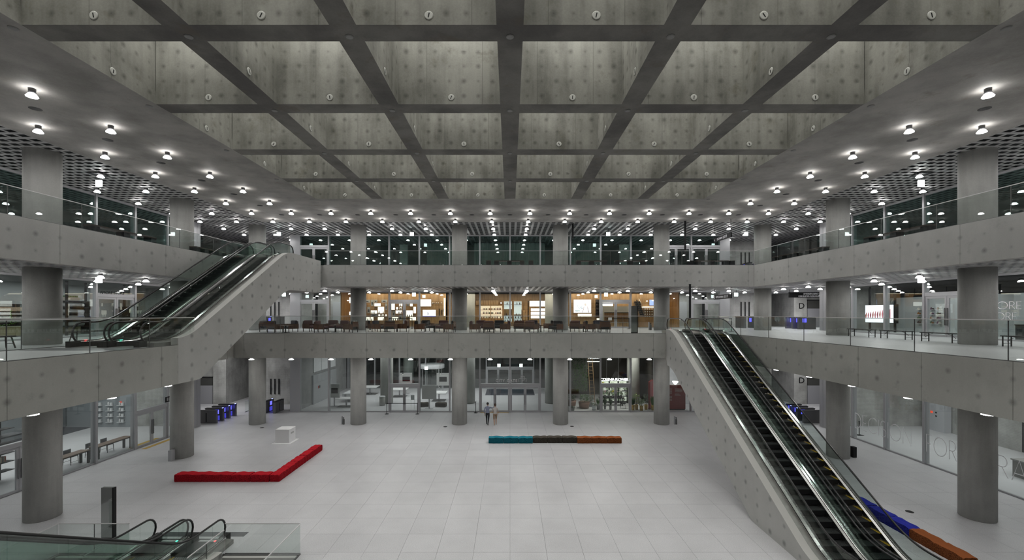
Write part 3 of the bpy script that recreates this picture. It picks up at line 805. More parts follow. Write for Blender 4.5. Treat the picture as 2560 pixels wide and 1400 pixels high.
# ------------------------------------------------------------------ glass balustrades
def balustrade(label, p, q, z, h=1.12, pitch=M, cat='railing', posts=True, cut=None, first=0.):
    p = Vector((*p, 0)); q = Vector((*q, 0)); L = (q-p).length; a = math.atan2(q.y-p.y, q.x-p.x)
    t = thing('glass_balustrade', label, cat, (p.x, p.y, z), a)
    n = max(1, round(L/pitch)); w = L/n
    pm = MB().box(.006, w-.006, -.009, .009, .0, h-.012).mesh('glass_panel', GLASS)
    jm = MB().box(-.007, .007, -.012, .012, 0, h-.012).mesh('joint_strip', STEEL_D)
    for i in range(n):
        part('glass_panel', pm, t, (i*w, 0, 0))
        if i or first: part('joint_strip', jm, t, (i*w, 0, 0))
    MB().box(0, L, -.016, .016, h-.014, h+.012).build('top_rail', RAILM, t)
    MB().box(0, L, -.02, .02, 0, .025).build('base_channel', STEEL_D, t)
    return t
balustrade('long glass balustrade along the rear edge of the first gallery', (NX0+.2, Y2+.06), (10.0, Y2+.06), Z2+.012)
balustrade('glass balustrade along the right edge of the first gallery', (X2+.06, Y2+3.2), (X2+.06, 9.2), Z2+.012)
balustrade('short glass balustrade between the right escalators and the right gallery corner', (X2+.1, Y2+1.5), (X2+2.6, Y2+1.5), Z2+.012) if False else None
balustrade('front glass balustrade along the left edge of the first gallery', (-X2-.06, 9.5), (-X2-.06, 18.9), Z2+.012)
balustrade('inner glass balustrade with double rail on the left gallery behind the escalator landing', (-17.55, 13.2), (-17.55, 23.6), Z2+.001, 1.12, 2.6)
balustrade('glass balustrade along the rear edge of the upper gallery', (-X2+.2, Y3+.06), (X3, Y3+.06), Z3+.012, 1.03)
balustrade('glass balustrade along the right edge of the upper gallery', (X3+.06, Y3), (X3+.06, 10), Z3+.012, 1.03)
balustrade('glass balustrade along the left edge of the upper gallery', (-X3-.06, 10), (-X3-.06, Y3-.2), Z3+.012, 1.03)
balustrade('glass barrier at the far side of the left floor well', (-16.1, 15.72), (-13.6, 15.72), 0, 1.08, 1.35)
balustrade('glass barrier along the left side of the left floor well', (-16.12, 15.69), (-16.12, 9.5), 0, 1.08)
balustrade('short glass barrier between left floor well and escalator foot', (-13.58, 15.69), (-13.58, 14.0), 0, .86, 1.7)
balustrade('glass barrier at the far side of the right floor well', (-10.18, 15.72), (-7.5, 15.72), 0, 1.08, 1.4 if False else 2.8)
balustrade('glass barrier along the right side of the right floor well', (-7.48, 15.69), (-7.48, 9.5), 0, 1.08)
balustrade('short glass barrier between escalator foot and right floor well', (-10.2, 15.69), (-10.2, 13.9), 0, .86, .9)
for k, (x0, y0, lab) in enumerate(((-13.62, 13.9, 'left'), (-10.2, 13.75, 'right'))):
    o = MB().box(x0-.04, x0+.04, y0-.07, y0+.07, 0, .8).build('barrier_post', STEEL); tag(o, f'brushed steel end post of the short glass barrier {lab} of the escalator foot', 'post')
# ------------------------------------------------------------------ knitted bench modules
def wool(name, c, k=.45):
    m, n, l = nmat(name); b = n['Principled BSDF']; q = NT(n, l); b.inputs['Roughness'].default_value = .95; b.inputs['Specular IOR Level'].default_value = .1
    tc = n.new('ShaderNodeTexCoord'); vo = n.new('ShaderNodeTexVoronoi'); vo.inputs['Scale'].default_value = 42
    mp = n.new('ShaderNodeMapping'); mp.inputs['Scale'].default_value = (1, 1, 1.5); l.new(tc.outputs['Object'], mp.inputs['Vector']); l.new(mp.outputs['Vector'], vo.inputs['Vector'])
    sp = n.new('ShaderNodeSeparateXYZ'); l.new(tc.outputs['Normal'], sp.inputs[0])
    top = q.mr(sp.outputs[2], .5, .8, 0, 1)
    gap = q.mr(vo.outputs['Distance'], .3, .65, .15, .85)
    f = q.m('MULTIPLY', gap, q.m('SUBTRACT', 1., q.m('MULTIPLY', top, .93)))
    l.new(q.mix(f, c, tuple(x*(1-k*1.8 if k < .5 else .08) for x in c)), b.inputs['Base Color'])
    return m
W = {'red': wool('red_wool', (.56, .016, .028), .5), 'teal': wool('teal_wool', (.022, .21, .28), .5), 'charcoal': wool('charcoal_wool', (.085, .075, .062), .5),
     'orange': wool('orange_wool', (.33, .105, .035), .5), 'blue': wool('blue_wool', (.035, .045, .40), .5)}
def module_mesh(Lx, Ly, Lz, seed, m_):
    r_ = random.Random(seed); nx, ny, nz = 14, 8, 6; mb = MB()
    def pt(i, j, k):
        x, y, z = i/nx*2-1, j/ny*2-1, k/nz*2-1
        def rd(a, b, c):                                             # round the edges and let the sides belly
            return 1 - .008*(max(0, abs(b)-.8)/.2)**2 - .022*(max(0, abs(c)-.72)/.28)**2
        X = x*Lx/2*rd(x, y, z); Y = y*Ly/2*rd(y, x, z)*(1+.05*(1-z*z)*(abs(y) > .99)); Z = (z+1)*Lz/2
        if k == nz: Z += .012*math.sin(5*x+seed)*1 - .02*(x*x)*(x*x) + .008*math.cos(7*y+seed) - .012*(y**4)
        return (X, Y + .006*math.sin(9*x+seed)*(abs(y) > .9), Z)
    idx = {}
    def vid(i, j, k):
        if (i, j, k) not in idx: idx[(i, j, k)] = len(mb.v); mb.v.append(pt(i, j, k))
        return idx[(i, j, k)]
    for i in range(nx):
        for j in range(ny):
            mb.face((vid(i,j,nz), vid(i+1,j,nz), vid(i+1,j+1,nz), vid(i,j+1,nz)), None, 0, False)
            mb.face((vid(i,j,0), vid(i,j+1,0), vid(i+1,j+1,0), vid(i+1,j,0)), None, 0, False)
        for k in range(nz):
            mb.face((vid(i,0,k), vid(i+1,0,k), vid(i+1,0,k+1), vid(i,0,k+1)), None, 0, False)
            mb.face((vid(i+1,ny,k), vid(i,ny,k), vid(i,ny,k+1), vid(i+1,ny,k+1)), None, 0, False)
    for j in range(ny):
        for k in range(nz):
            mb.face((vid(nx,j,k), vid(nx,j+1,k), vid(nx,j+1,k+1), vid(nx,j,k+1)), None, 0, False)
            mb.face((vid(0,j+1,k), vid(0,j,k), vid(0,j,k+1), vid(0,j+1,k+1)), None, 0, False)
    return mb.mesh('knitted_bench', m_)
def bench(col_, x, y, rz, L, seed, label, group):
    o = bpy.data.objects.new('knitted_bench', module_mesh(L-.004, .48, .38, seed, W[col_])); o.location = (x, y, 0); o.rotation_euler = (0, 0, rz)
    link(o); tag(o, label, 'bench', group)
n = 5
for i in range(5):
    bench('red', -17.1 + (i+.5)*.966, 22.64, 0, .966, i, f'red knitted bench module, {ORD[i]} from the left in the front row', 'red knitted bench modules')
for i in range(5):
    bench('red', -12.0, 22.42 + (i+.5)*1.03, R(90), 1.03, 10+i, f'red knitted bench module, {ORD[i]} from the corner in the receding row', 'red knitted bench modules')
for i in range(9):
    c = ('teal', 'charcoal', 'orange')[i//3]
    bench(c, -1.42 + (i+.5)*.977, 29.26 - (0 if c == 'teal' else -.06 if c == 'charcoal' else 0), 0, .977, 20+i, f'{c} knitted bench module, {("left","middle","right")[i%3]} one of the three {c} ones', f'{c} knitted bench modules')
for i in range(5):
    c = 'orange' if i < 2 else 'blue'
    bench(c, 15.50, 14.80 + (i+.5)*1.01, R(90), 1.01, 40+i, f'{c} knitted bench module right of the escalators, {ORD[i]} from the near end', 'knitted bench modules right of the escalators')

# ------------------------------------------------------------------ white cube on a plate
t = thing('display_plinth', 'white cube plinth on a thin white square plate on the hall floor', 'plinth', (-15.05, 29.5, 0))
MB().box(-.63, .63, -.62, .62, 0, .012).build('base_plate', mat('bright_white', (.93, .93, .93), .5), t)
MB().box(-.46, .46, -.44, .44, .012, .89).build('cube', mat('plinth_white', (.84, .84, .85), .35), t)
MB().box(-.47, .47, -.45, .45, .89, .9).build('bright_top', mat('bright_white_top', (.94, .94, .94), .4), t)  # thin layer, whiter than the sides of the cube
MB().box(.456, .464, -.2, .2, .55, .66).build('caption', mat('caption_grey', (.5, .5, .5), .6), t)

# ------------------------------------------------------------------ mirror pylons
def pylon(x, y, z, h, w, label, rz=0):
    t = thing('sign_pylon', label, 'sign', (x, y, z), rz)
    MB().box(-w/2, w/2, -.06, .06, .08, h).build('mirror_panel', mat('mirror_panel', (.42, .44, .43), .08, .75), t)
    MB().box(w/2, w/2+.05, -.065, .065, 0, h).build('dark_edge', BLACK, t)
    MB().box(-w/2, w/2, -.05, .05, 0, .08).build('plinth', BLACK, t)
pylon(-15.3, 16.75, 0, 1.97, .42, 'tall mirrored sign pylon standing by the left floor well')
pylon(8.1, 28.75, Z2, 1.78, .37, 'mirrored sign pylon at the rear gallery edge near the escalator top')

# ------------------------------------------------------------------ barrier posts with black belts
def barrier(label, pts, z, h=.95):
    t = thing('belt_barrier', label, 'barrier', (pts[0][0], pts[0][1], z))
    for x, y in pts:
        p_ = MB().lathe([(.17, 0), (.17, .015), (.05, .03), (.025, .04), (.025, h-.06), (.034, h-.06), (.034, h)], 14).build('post', BLACK, t)
        p_.location = (x-pts[0][0], y-pts[0][1], 0)
    for a, b in zip(pts, pts[1:]):
        dx, dy = b[0]-a[0], b[1]-a[1]; L = math.hypot(dx, dy)
        o = MB().box(0, L, -.004, .004, h-.075, h-.02).build('belt', BLACK, t)
        o.location = (a[0]-pts[0][0], a[1]-pts[0][1], 0); o.rotation_euler = (0, 0, math.atan2(dy, dx))
    return t
barrier('black belt barrier across the glass doors left of the centre column', [(-10.5, 37.5), (-7.9, 37.5)], 0)
barrier('single black barrier post left of the city gate doors', [(-2.95, 37.9)], 0, .98)
barrier('black belt barrier before the left shop door on the first gallery', [(-10.06, 36.6), (-8.15, 36.6)], Z2, .9)
b_ = barrier('black belt barrier with a notice before the right shop door', [(8.05, 36.6), (9.9, 36.6)], Z2, .9)
MB().box(.12, .42, -.01, .01, .72, .95).build('notice', WHITE, b_)
barrier('black belt barrier behind the top of the right escalators', [(13.6, 31.6), (15.9, 31.6)], Z2, .95)
# yellow guide strips
YG = mat('tactile_yellow', (.50, .33, .08), .6)
for x0, x1, y, lab in ((-2.55, -.1, 37.85, 'left gate doors'),):
    o = MB().box(x0, x1, y, y+.22, 0, .006).build('guide_strip', YG); tag(o, f'yellow tactile floor strip before the {lab}', 'floor strip')
o = MB().box(-23.3, -23.0, 27.8, 30.3, 0, .006).build('guide_strip', YG); tag(o, 'yellow tactile floor strip before the left side doors', 'floor strip')
o = MB().box(-24.4, -24.1, 28.4, 30.3, 0, .006).build('guide_strip', YG); tag(o, 'yellow tactile strip inside the left side doors', 'floor strip')
# floor boxes, fire extinguishers, cabinets at columns
fb = MB().lathe([(.15, 0.001), (.15, .004)], 20).mesh('floor_socket', BLACK)
for x, y, lab in ((-17.4, 19.0, 'near the nearest left column'), (-20.3, 18.9, 'at the left edge'), (17.3, 19.05, 'near the nearest right column'), (-18.6, 33.0, 'by the rear left column'), (-4.9, 33.3, 'by the second rear column'), (4.7, 33.4, 'by the third rear column')):
    o = part('floor_socket', fb, None, (x, y, 0)); tag(o, f'round dark floor socket {lab}', 'floor socket')
def extinguisher(x, y, z, label, box=True):
    t = thing('fire_extinguisher', label, 'fire extinguisher', (x, y, z))
    MB().lathe([(.07, 0), (.075, .02), (.075, .38), (.03, .45), (.03, .5)], 12).build('cylinder', STEEL_D, t)
    MB().box(-.05, .03, -.015, .015, .48, .54).build('valve', BLACK, t)
    if box: MB().box(-.16, -.10, -.09, .09, 0, .62).build('stand', ALU, t)
extinguisher(-12.85, 34.0, 0, 'grey fire extinguisher left of the leftmost rear column, ground floor')
extinguisher(12.85, 34.0, 0, 'grey fire extinguisher right of the rightmost rear column, ground floor')
extinguisher(-11.0, 34.6, Z2, 'fire extinguisher right of the leftmost rear column on the gallery', False)
extinguisher(11.0, 34.4, Z2, 'fire extinguisher with stand beside the rightmost rear gallery column')
for x, y, lab, c in ((-19.72, 25.64, 'the middle left column', ALU), (20.52, 26.3, 'the middle right column', BLACK)):
    o = MB().box(x-.1, x+.1, y-.14, y+.14, 0, .62).build('service_cabinet', c); tag(o, f'low service cabinet at the foot of {lab}', 'cabinet')

# ------------------------------------------------------------------ turnstiles
def gate_mesh():
    b = MB(); b.box(-.7, .7, -.11, .11, 0, .96); return b
gm = gate_mesh().mesh('body', mat('gate_steel', (.16, .16, .165), .35, .6))
gt = MB().box(-.72, .72, -.125, .125, .96, 1.0).mesh('lid', BLACK)
gl_ = MB().box(.08, .40, -.119, -.111, .55, .88).box(.08, .40, .111, .119, .55, .88).mesh('light_panel', BLUE_L)
gl2 = MB().box(.0, .46, -.118, -.111, .05, .42).mesh('glow_panel', mat('blue_gate_glow', (.02, .02, .2), .4, 0, .5, (.1, .1, 1)))
gw = MB().box(.05, .5, -.42, -.13, .35, .95).mesh('flap', GLASS)
dot = MB().box(.6, .68, -.05, .05, 1.0, 1.012).mesh('signal', mat('blue_dot', (.1, .1, .5), .5, 0, 6, (.25, .3, 1)))
def gate(x, y, z, rz, label, lit=True, grp='entry gates'):
    t = thing('entry_gate', label, 'turnstile', (x, y, z), rz, grp)
    part('body', gm, t); part('lid', gt, t)
    if lit: part('light_panel', gl_, t); part('glow_panel', gl2, t); part('signal', dot, t)
    MB().box(-.1, -.02, -.115, -.11, .1, .8).build('slot', BLACK, t)
    return t
for s, sd in ((-1, 'left'), (1, 'right')):
    for i, y in enumerate((34.45, 35.25, 36.05, 36.85)):
        gate(s*23.65, y, 0, 0 if s < 0 else math.pi, f'{ORD[i]} dark entry gate from the front at the {sd} rear corner, ground floor', i > 0)
    for i, x in enumerate((20.2, 21.1, 22.2)):
        gate(s*x, 38.4, 0, R(90), f'{("outer","middle","inner")[i] if s<0 else ("outer","middle","inner")[i]} entry gate of the cross row at the {sd} rear corner, ground floor', i > 0)
    for i, x in enumerate((20.4, 21.5, 22.5)):
        gate(s*x, 38.9, Z2, R(90), f'{ORD[i]} entry gate from the hall side, {sd} rear corner of the first gallery', i > 0)
    for i, y in enumerate((36.2, 37.0, 37.8)):
        gate(s*24.4, y, Z2, 0 if s < 0 else math.pi, f'{ORD[i]} blue lit entry gate in the side row, {sd} corner of the first gallery')
    for i, x in enumerate((20.9, 21.9)):
        gate(s*x, 38.9, Z3, R(90), f'{ORD[i]} entry gate from the hall side, {sd} rear corner of the upper gallery')
    balustrade(f'low glass barrier closing the gate row at the {sd} rear corner', (s*23.0, 38.2) if s < 0 else (20.6, 39.6), (s*20.9, 39.6) if False else ((-23.0, 40.6) if s < 0 else (23.0, 39.6)), 0, .95, 1.2)
    # black bars on the rear concrete wall
    for f, (z0, z1) in enumerate(((.95, 2.4), (8.15, 9.65), (Z3+.85, Z3+2.3))):
        for i in range(3):
            x = s*(22.55 - i*.38)
            o = MB().box(x-.045, x+.045, 41.44, 41.5, z0, z1)
            if f == 0:
                o.box(x-.02, x+.05, 41.40, 41.44, z0+.5*(i != 2), z0+.7+.3*i)
            o = o.build('wall_bar', BLACK); tag(o, f'{ORD[i]} black vertical bar from the {sd} corner on the rear concrete wall, {FLN[f]}', 'wall fitting', None)
        x0, x1 = sorted((s*28.15, s*30.4))
        z = LV[f][0]
        ndoor[0] += 1
        d = struct(f'door_{ndoor[0]}', f'grey lift lobby door in the {sd} rear concrete wall, {FLN[f]}', 'door')
        MB().box(x0, x1, 41.62, 41.7, z, z+1.75).build('leaf', mat('door_grey', (.34, .34, .36), .5), d)
        MB().box(x0, x1, 41.62, 41.7, z+1.75, z+2.5).build('transom_panel', mat('door_dark', (.07, .07, .065), .6), d)
        MB().box(x0-.04, x1+.04, 41.58, 41.7, z+2.5, z+2.58).build('head', BLACK, d)
# letter D on the right core wall of each floor
def text(s, size, loc, rot, m_, parent=None, name='lettering', ext=.01, align='LEFT', ls=1.0, ly=None):
    c = bpy.data.curves.new(name, 'FONT'); c.body = s; c.size = size; c.extrude = ext; c.align_x = align; c.space_character = ls; c.resolution_u = 3
    c.materials.append(m_)
    tmp = bpy.data.objects.new('tmp_text', c); link(tmp)
    me = bpy.data.meshes.new_from_object(tmp.evaluated_get(bpy.context.evaluated_depsgraph_get()))
    bpy.data.objects.remove(tmp); bpy.data.curves.remove(c)
    me.materials.clear(); me.materials.append(m_)
    o = bpy.data.objects.new(name, me); o.location = loc; o.rotation_euler = rot
    return link(o, parent)
FRONT = (R(90), 0, 0)
for z, f in ((2.0, 'ground floor'), (9.02, 'first gallery'), (Z3+1.3, 'upper gallery')):
    o = text('D', .78, (27.2, 41.48, z), FRONT, BLACK, None, 'wall_letter', .012); tag(o, f'black capital letter D on the concrete core wall, {f}', 'wall letter')

# ------------------------------------------------------------------ hanging signs
def sign(label, loc, rz, L, h, rows, cable):
    t = thing('hanging_sign', label, 'sign', loc, rz)
    MB().box(0, L, -.04, .04, 0, h).build('board', BLACK, t)
    for s_, size, x, z in rows: text(s_, size, (x, -.045, z), FRONT, mat('sign_white', (.75, .75, .78), .5, 0, .25), t, 'lettering', .003)
    for x in (.08, L-.08): MB().box(x-.012, x+.012, -.012, .012, h, cable).build('hanger', BLACK, t)
    return t
# seen nearly edge on: the boards run lengthwise
sign('black hanging sign reading UP/DOWN near the right escalator top', (15.9, 34.25, 9.66), R(-90), 2.65, .32, [('UP/DOWN 승강기', .24, .35, .08), ('↕', .2, .05, .09)], ZS3-9.66)
sign('black hanging sign reading DOWN under the upper gallery ceiling', (15.9, 34.25, 14.08), R(-90), 2.65, .32, [('DOWN 승강기', .24, .55, .08), ('↓', .2, .05, .09)], ZC-14.08)
sign('wide black hanging sign for consumer research at the right rear corner', (22.55, 35.6, 9.86), 0, 3.2, .42, [('AMOREPACIFIC', .17, 1.15, .23), ('CONSUMER RESEARCH', .17, .75, .05), ('고객', .3, 2.3, .09), ('연구센터', .2, 2.62, .15)], ZS3-9.86)
for x, y, z0, z1, lab in ((12.72, 31.1, 8.12, ZS3+.15, 'in front of the upper gallery edge, first gallery level'), (12.9, 32.4, 12.4, ZC, 'under the upper gallery ceiling at right'), (4.75, 33.3, 14.3, ZC, 'under the upper gallery ceiling right of centre')):
    t = thing('blade_sign', f'thin black blade sign hung {lab}', 'sign', (x, y, z0))
    MB().box(-.065, .065, -.03, .03, 0, z1-z0-.02).build('board', BLACK, t)
    MB().box(-.08, .08, -.05, .05, z1-z0-.02, z1-z0+(.0 if z0 > 9 else .0)).build('mount', BLACK, t)
o = MB().box(18.0, 18.5, 28.2, 28.25, 8.28, 8.42)
o = MB().box(.0, .52, -.02, .02, 0, .16).build('glass_notice', mat('notice_pale', (.62, .63, .58), .6, 0, .2)); o.location = (13.45, 27.6, 8.1); o.rotation_euler = (0, 0, R(-90)); tag(o, 'pale notice plate on the right gallery glass balustrade', 'notice')
# ------------------------------------------------------------------ lounge chairs and tables of the gallery
def woodm(name, c1, c2, sc=1.0, rough=.5):
    m, n, l = nmat(name); b = n['Principled BSDF']; q = NT(n, l); b.inputs['Roughness'].default_value = rough
    tc = n.new('ShaderNodeTexCoord'); oi = n.new('ShaderNodeObjectInfo')
    mp = n.new('ShaderNodeMapping'); mp.inputs['Scale'].default_value = (9*sc, 9*sc, 1.2*sc); l.new(tc.outputs['Object'], mp.inputs['Vector'])
    t = n.new('ShaderNodeTexNoise'); t.inputs['Scale'].default_value = 1.6; t.inputs['Detail'].default_value = 5; l.new(mp.outputs['Vector'], t.inputs['Vector'])
    f = q.m('ADD', q.mr(t.outputs['Fac'], .3, .7, 0, .8), q.m('MULTIPLY', q.m('SUBTRACT', oi.outputs['Random'], .5), .5))
    l.new(q.mix(f, c1, c2), b.inputs['Base Color']); return m
WALNUT = woodm('walnut', (.15, .062, .028), (.05, .022, .012), 1.)
OAK = woodm('warm_oak', (.52, .32, .155), (.34, .19, .08), .5)
OAK_D = woodm('oak_plank', (.44, .23, .085), (.29, .14, .05), .5)
LEA = {'maroon': mat('maroon_leather', (.105, .045, .045), .42), 'black': mat('black_leather', (.014, .013, .015), .4), 'navy': mat('navy_leather', (.035, .033, .05), .42)}
def cushion(mb, x0, x1, y0, y1, z0, z1, r=.035):
    """box with rounded edges"""
    def ringp(x0, x1, y0, y1, z): return [(x0+r, y0, z), (x1-r, y0, z), (x1, y0+r, z), (x1, y1-r, z), (x1-r, y1, z), (x0+r, y1, z), (x0, y1-r, z), (x0, y0+r, z)]
    lv = [(r*.8, z0), (0, z0+r), (0, z1-r), (r*.8, z1)]
    b = len(mb.v)
    for d, z in lv: mb.v += ringp(x0+d, x1-d, y0+d, y1-d, z)
    for j in range(3):
        for k in range(8):
            k2 = (k+1) % 8; mb.face((b+8*j+k, b+8*j+k2, b+8*j+8+k2, b+8*j+8+k), None, 0, False)
    mb.face([b+k for k in range(8)][::-1]); mb.face([b+24+k for k in range(8)])
    return mb
ch_side = MB().box(-.018, .018, -.36, .36, .22, .565).mesh('side_panel', WALNUT)
ch_back = MB().box(-.35, .35, .335, .36, .40, .50).box(-.35, .35, .335, .36, .53, .63).box(-.35, .35, .335, .36, .66, .73).box(-.33, -.29, .31, .337, .25, .73).box(.29, .33, .31, .337, .25, .73).mesh('back_slat', WALNUT)
ch_frame = MB().box(-.35, .35, -.34, -.30, .22, .28).box(-.35, .35, .30, .34, .22, .28).mesh('seat_frame', BLACK)
ch_leg = MB().box(-.018, .018, -.018, .018, 0, .24).mesh('leg', BLACK)
ch_seat = {k: cushion(MB(), -.345, .345, -.36, .24, .28, .43).mesh('seat_cushion', m_) for k, m_ in LEA.items()}
ch_rest = {k: cushion(MB(), -.345, .345, .16, .325, .43, .80, .05).mesh('back_cushion', m_) for k, m_ in LEA.items()}
protos = {}
def chair(px, y, rz, c, label, group, z=Z2):
    x = (px-1275)*y/1100
    if c not in protos:
        t = thing('lounge_chair', label, 'chair', (x, y, z), R(rz), group)
        for s in (-1, 1):
            part('side_panel', ch_side, t, (s*.367, 0, 0))
            for yy in (-.32, .32): part('leg', ch_leg, t, (s*.33, yy, 0))
        part('back_panel', ch_back, t); part('seat_frame', ch_frame, t); part('seat_cushion', ch_seat[c], t); part('back_cushion', ch_rest[c], t)
        protos[c] = t
    else:
        t = copy_tree(protos[c]); t.location = (x, y, z); t.rotation_euler = (0, 0, R(rz)); tag(t, label, 'chair', group)
tb_top = MB().box(-.36, .36, -.36, .36, .48, .505).mesh('table_top', WALNUT)
tb_base = MB().lathe([(.27, 0), (.27, .012), (.04, .03), (.04, .45), (.18, .48)], 20).mesh('pedestal', BLACK)
def ltable(px, y, label):
    t = thing('lounge_table', label, 'table', ((px-1275)*y/1100, y, Z2), R(rnd.uniform(-8, 8)), 'lounge tables on the gallery')
    part('table_top', tb_top, t); part('pedestal', tb_base, t)
GR = [('leftmost lounge group', [(668, 31.2, 165, 'black'), (688, 30.0, 158, 'black'), (727, 30.9, -35, 'navy')], (714, 29.55)),
      ('second lounge group from left', [(776, 31.4, 62, 'maroon'), (803, 30.0, 90, 'maroon'), (831, 32.5, 10, 'maroon'), (857, 31.2, -12, 'maroon'), (877, 29.9, -100, 'black')], (838, 30.3)),
      ('third lounge group from left', [(929, 31.6, 120, 'black'), (947, 30.8, 75, 'navy'), (977, 30.5, 180, 'black'), (1008, 31.4, -92, 'maroon')], (967, 31.6)),
      ('fourth lounge group from left', [(1050, 30.4, 95, 'black'), (1069, 32.3, 40, 'black'), (1105, 31.3, -15, 'maroon'), (1124, 30.0, -95, 'black')], (1086, 30.2)),
      ('fifth lounge group from left', [(1188, 30.0, 88, 'maroon'), (1205, 31.7, 20, 'maroon'), (1222, 29.7, 180, 'maroon'), (1247, 31.75, -8, 'black'), (1263, 30.0, -90, 'maroon')], (1224, 30.9)),
      ('sixth lounge group from left', [(1299, 31.1, 172, 'maroon'), (1329, 29.9, 150, 'maroon'), (1334, 32.4, 8, 'navy'), (1371, 31.8, -95, 'black'), (1389, 30.3, -42, 'black')], (1352, 30.4)),
      ('rightmost lounge group', [(1442, 30.9, 145, 'maroon'), (1473, 30.2, 92, 'black'), (1499, 31.3, 20, 'navy'), (1510, 29.9, 180, 'black')], (1468, 31.8))]
for gname, chs, (tx, ty) in GR:
    for i, (px, y, rz, c) in enumerate(chs):
        chair(px, y, rz, c, f'{c} leather and walnut lounge chair, {ORD[i]} from left in the {gname}', 'lounge chairs on the gallery')
    ltable(tx, ty, f'dark pedestal table in the {gname}')

# ------------------------------------------------------------------ slim black benches on the right gallery
def slim_bench(x, y, z, L, label, rz=90, h=.43, w=.42):
    t = thing('slim_bench', label, 'bench', (x, y, z), R(rz))
    MB().box(-L/2, L/2, -w/2, w/2, h-.035, h).build('seat', BLACK, t)
    lm = MB().box(-.016, .016, -.016, .016, 0, h-.035).mesh('leg', BLACK)
    for sx_ in (-1, 1):
        for sy_ in (-1, 1): part('leg', lm, t, (sx_*(L/2-.06), sy_*(w/2-.04), 0))
        MB().bar((sx_*(L/2-.06), -w/2+.04, .12), (sx_*(L/2-.06), w/2-.04, .12), .01).tube([(sx_*(L/2-.06), 0, .2), (sx_*(L/2-.25), 0, .33), (sx_*(L/2-.45), 0, h-.04)], .01, 4).build('brace', BLACK, t)
slim_bench(19.65, 24.6, Z2, 1.55, 'slim black bench on the right gallery, farthest of the row')
slim_bench(19.65, 22.4, Z2, 1.55, 'slim black bench on the right gallery, second from the far end')
slim_bench(19.5, 19.95, Z2, 1.55, 'slim black bench on the right gallery, before the shop door')
slim_bench(19.7, 16.7, Z2, 1.6, 'slim black bench on the right gallery, nearest beyond the column')
def trestle(x, y, z, L, label):
    t = thing('trestle_bench', label, 'bench', (x, y, z), R(90))
    MB().box(-L/2, L/2, -.17, .17, .42, .47).build('seat', mat('dark_brown_wood', (.03, .022, .017), .5), t)
    for s in (-1, 1):
        for q in (-1, 1):
            MB().tube([(s*(L/2-.12), q*.11, .42), (s*(L/2-.04), q*.17, 0)], .024, 4).build('leg', bpy.data.materials['dark_brown_wood'], t)
        MB().bar((s*(L/2-.07), -.14, .17), (s*(L/2-.07), .14, .17), .014).build('stretcher', bpy.data.materials['dark_brown_wood'], t)
trestle(-20.35, 21.6, Z2, 2.3, 'dark wooden bench behind the escalator landing on the left gallery')
trestle(-18.9, 15.6, Z2, 2.2, 'dark wooden bench at the left edge of the first gallery')
# ------------------------------------------------------------------ benches and stools of the upper gallery (only their tops show)
BW_ = mat('upper_bench_wood', (.035, .02, .014), .5)
def ubench(x, y, L, label, rz=0, grp='benches of the upper gallery'):
    t = thing('block_bench', label, 'bench', (x, y, Z3), R(rz), grp)
    MB().box(-L/2, L/2, -.22, .22, .44, .50).build('seat', BW_, t)
    bl = MB().box(-.17, .17, -.2, .2, 0, .44).mesh('leg_block', BLACK)
    for s in (-1, 0, 1): part('leg_block', bl, t, (s*(L/2-.17), 0, 0))
ubench(-.05, 33.0, 2.25, 'dark block bench at the centre of the upper gallery edge'); ubench(6.1, 33.0, 2.3, 'dark block bench right of centre on the upper gallery'); ubench(9.0, 33.0, 2.3, 'dark block bench by the rightmost rear column, upper gallery'); ubench(15.1, 33.0, 2.4, 'dark block bench at the right end of the upper gallery edge')
for i, x in enumerate((-1.6, 1.57, 13.5, 16.6)):
    t = thing('block_stool', f'small dark block stool, {ORD[i]} from the left on the upper gallery', 'stool', (x, 33.0, Z3)); MB().box(-.17, .17, -.2, .2, 0, .46).build('body', BLACK, t); MB().box(-.18, .18, -.21, .21, .46, .50).build('seat', BW_, t)
for s, sd in ((-1, 'left'), (1, 'right')):
    for i, (y0, y1) in enumerate(((19.4, 22.9), (25.9, 28.6), (28.9, 30.9)) if s > 0 else ((19.4, 22.9), (25.8, 27.6), (27.8, 29.6))):
        ubench(s*18.6, (y0+y1)/2, y1-y0, f'long dark bench along the {sd} upper gallery edge, {ORD[i]} from the near end', 90)
# ------------------------------------------------------------------ high tables with chairs behind the left ground floor glass
def long_table(x, y, L, label):
    t = thing('long_table', label, 'table', (x, y, 0), R(90))
    MB().box(-L/2, L/2, -.28, .28, .70, .745).build('table_top', woodm('table_oak', (.17, .10, .06), (.11, .065, .04)), t)
    MB().box(-L/2+.02, L/2-.02, -.27, .27, .66, .70).build('apron', BLACK, t)
    lm = MB().box(-.05, .05, -.05, .05, 0, .66).mesh('leg', BLACK)
    for s in (-1, 1):
        for q in (-1, 1): part('leg', lm, t, (s*(L/2-.06), q*.22, 0))
long_table(-24.45, 27.0, 2.35, 'long table with wooden top behind the left glass, farther one')
long_table(-24.45, 24.1, 2.5, 'long table with wooden top behind the left glass, beside the nearest column')
GREYF = mat('grey_fabric', (.10, .10, .105), .8)
def side_chair(x, y, rz, label):
    t = thing('side_chair', label, 'chair', (x, y, 0), R(rz), 'dark chairs behind the left glass')
    cushion(MB(), -.23, .23, -.23, .22, .43, .49).build('seat', BLACK, t)
    cushion(MB(), -.22, .22, .19, .25, .52, .82).build('backrest', GREYF, t)
    for s in (-1, 1):
        MB().tube([(s*.2, -.2, .44), (s*.22, -.22, 0)], [.02, .014], 6).build('leg', BLACK, t); MB().tube([(s*.2, .2, .6), (s*.22, .24, 0)], [.02, .014], 6).build('leg', BLACK, t)
    MB().bar((-.21, -.21, .16), (.21, -.21, .16), .01).bar((-.21, .23, .16), (.21, .23, .16), .01).build('stretcher', BLACK, t)
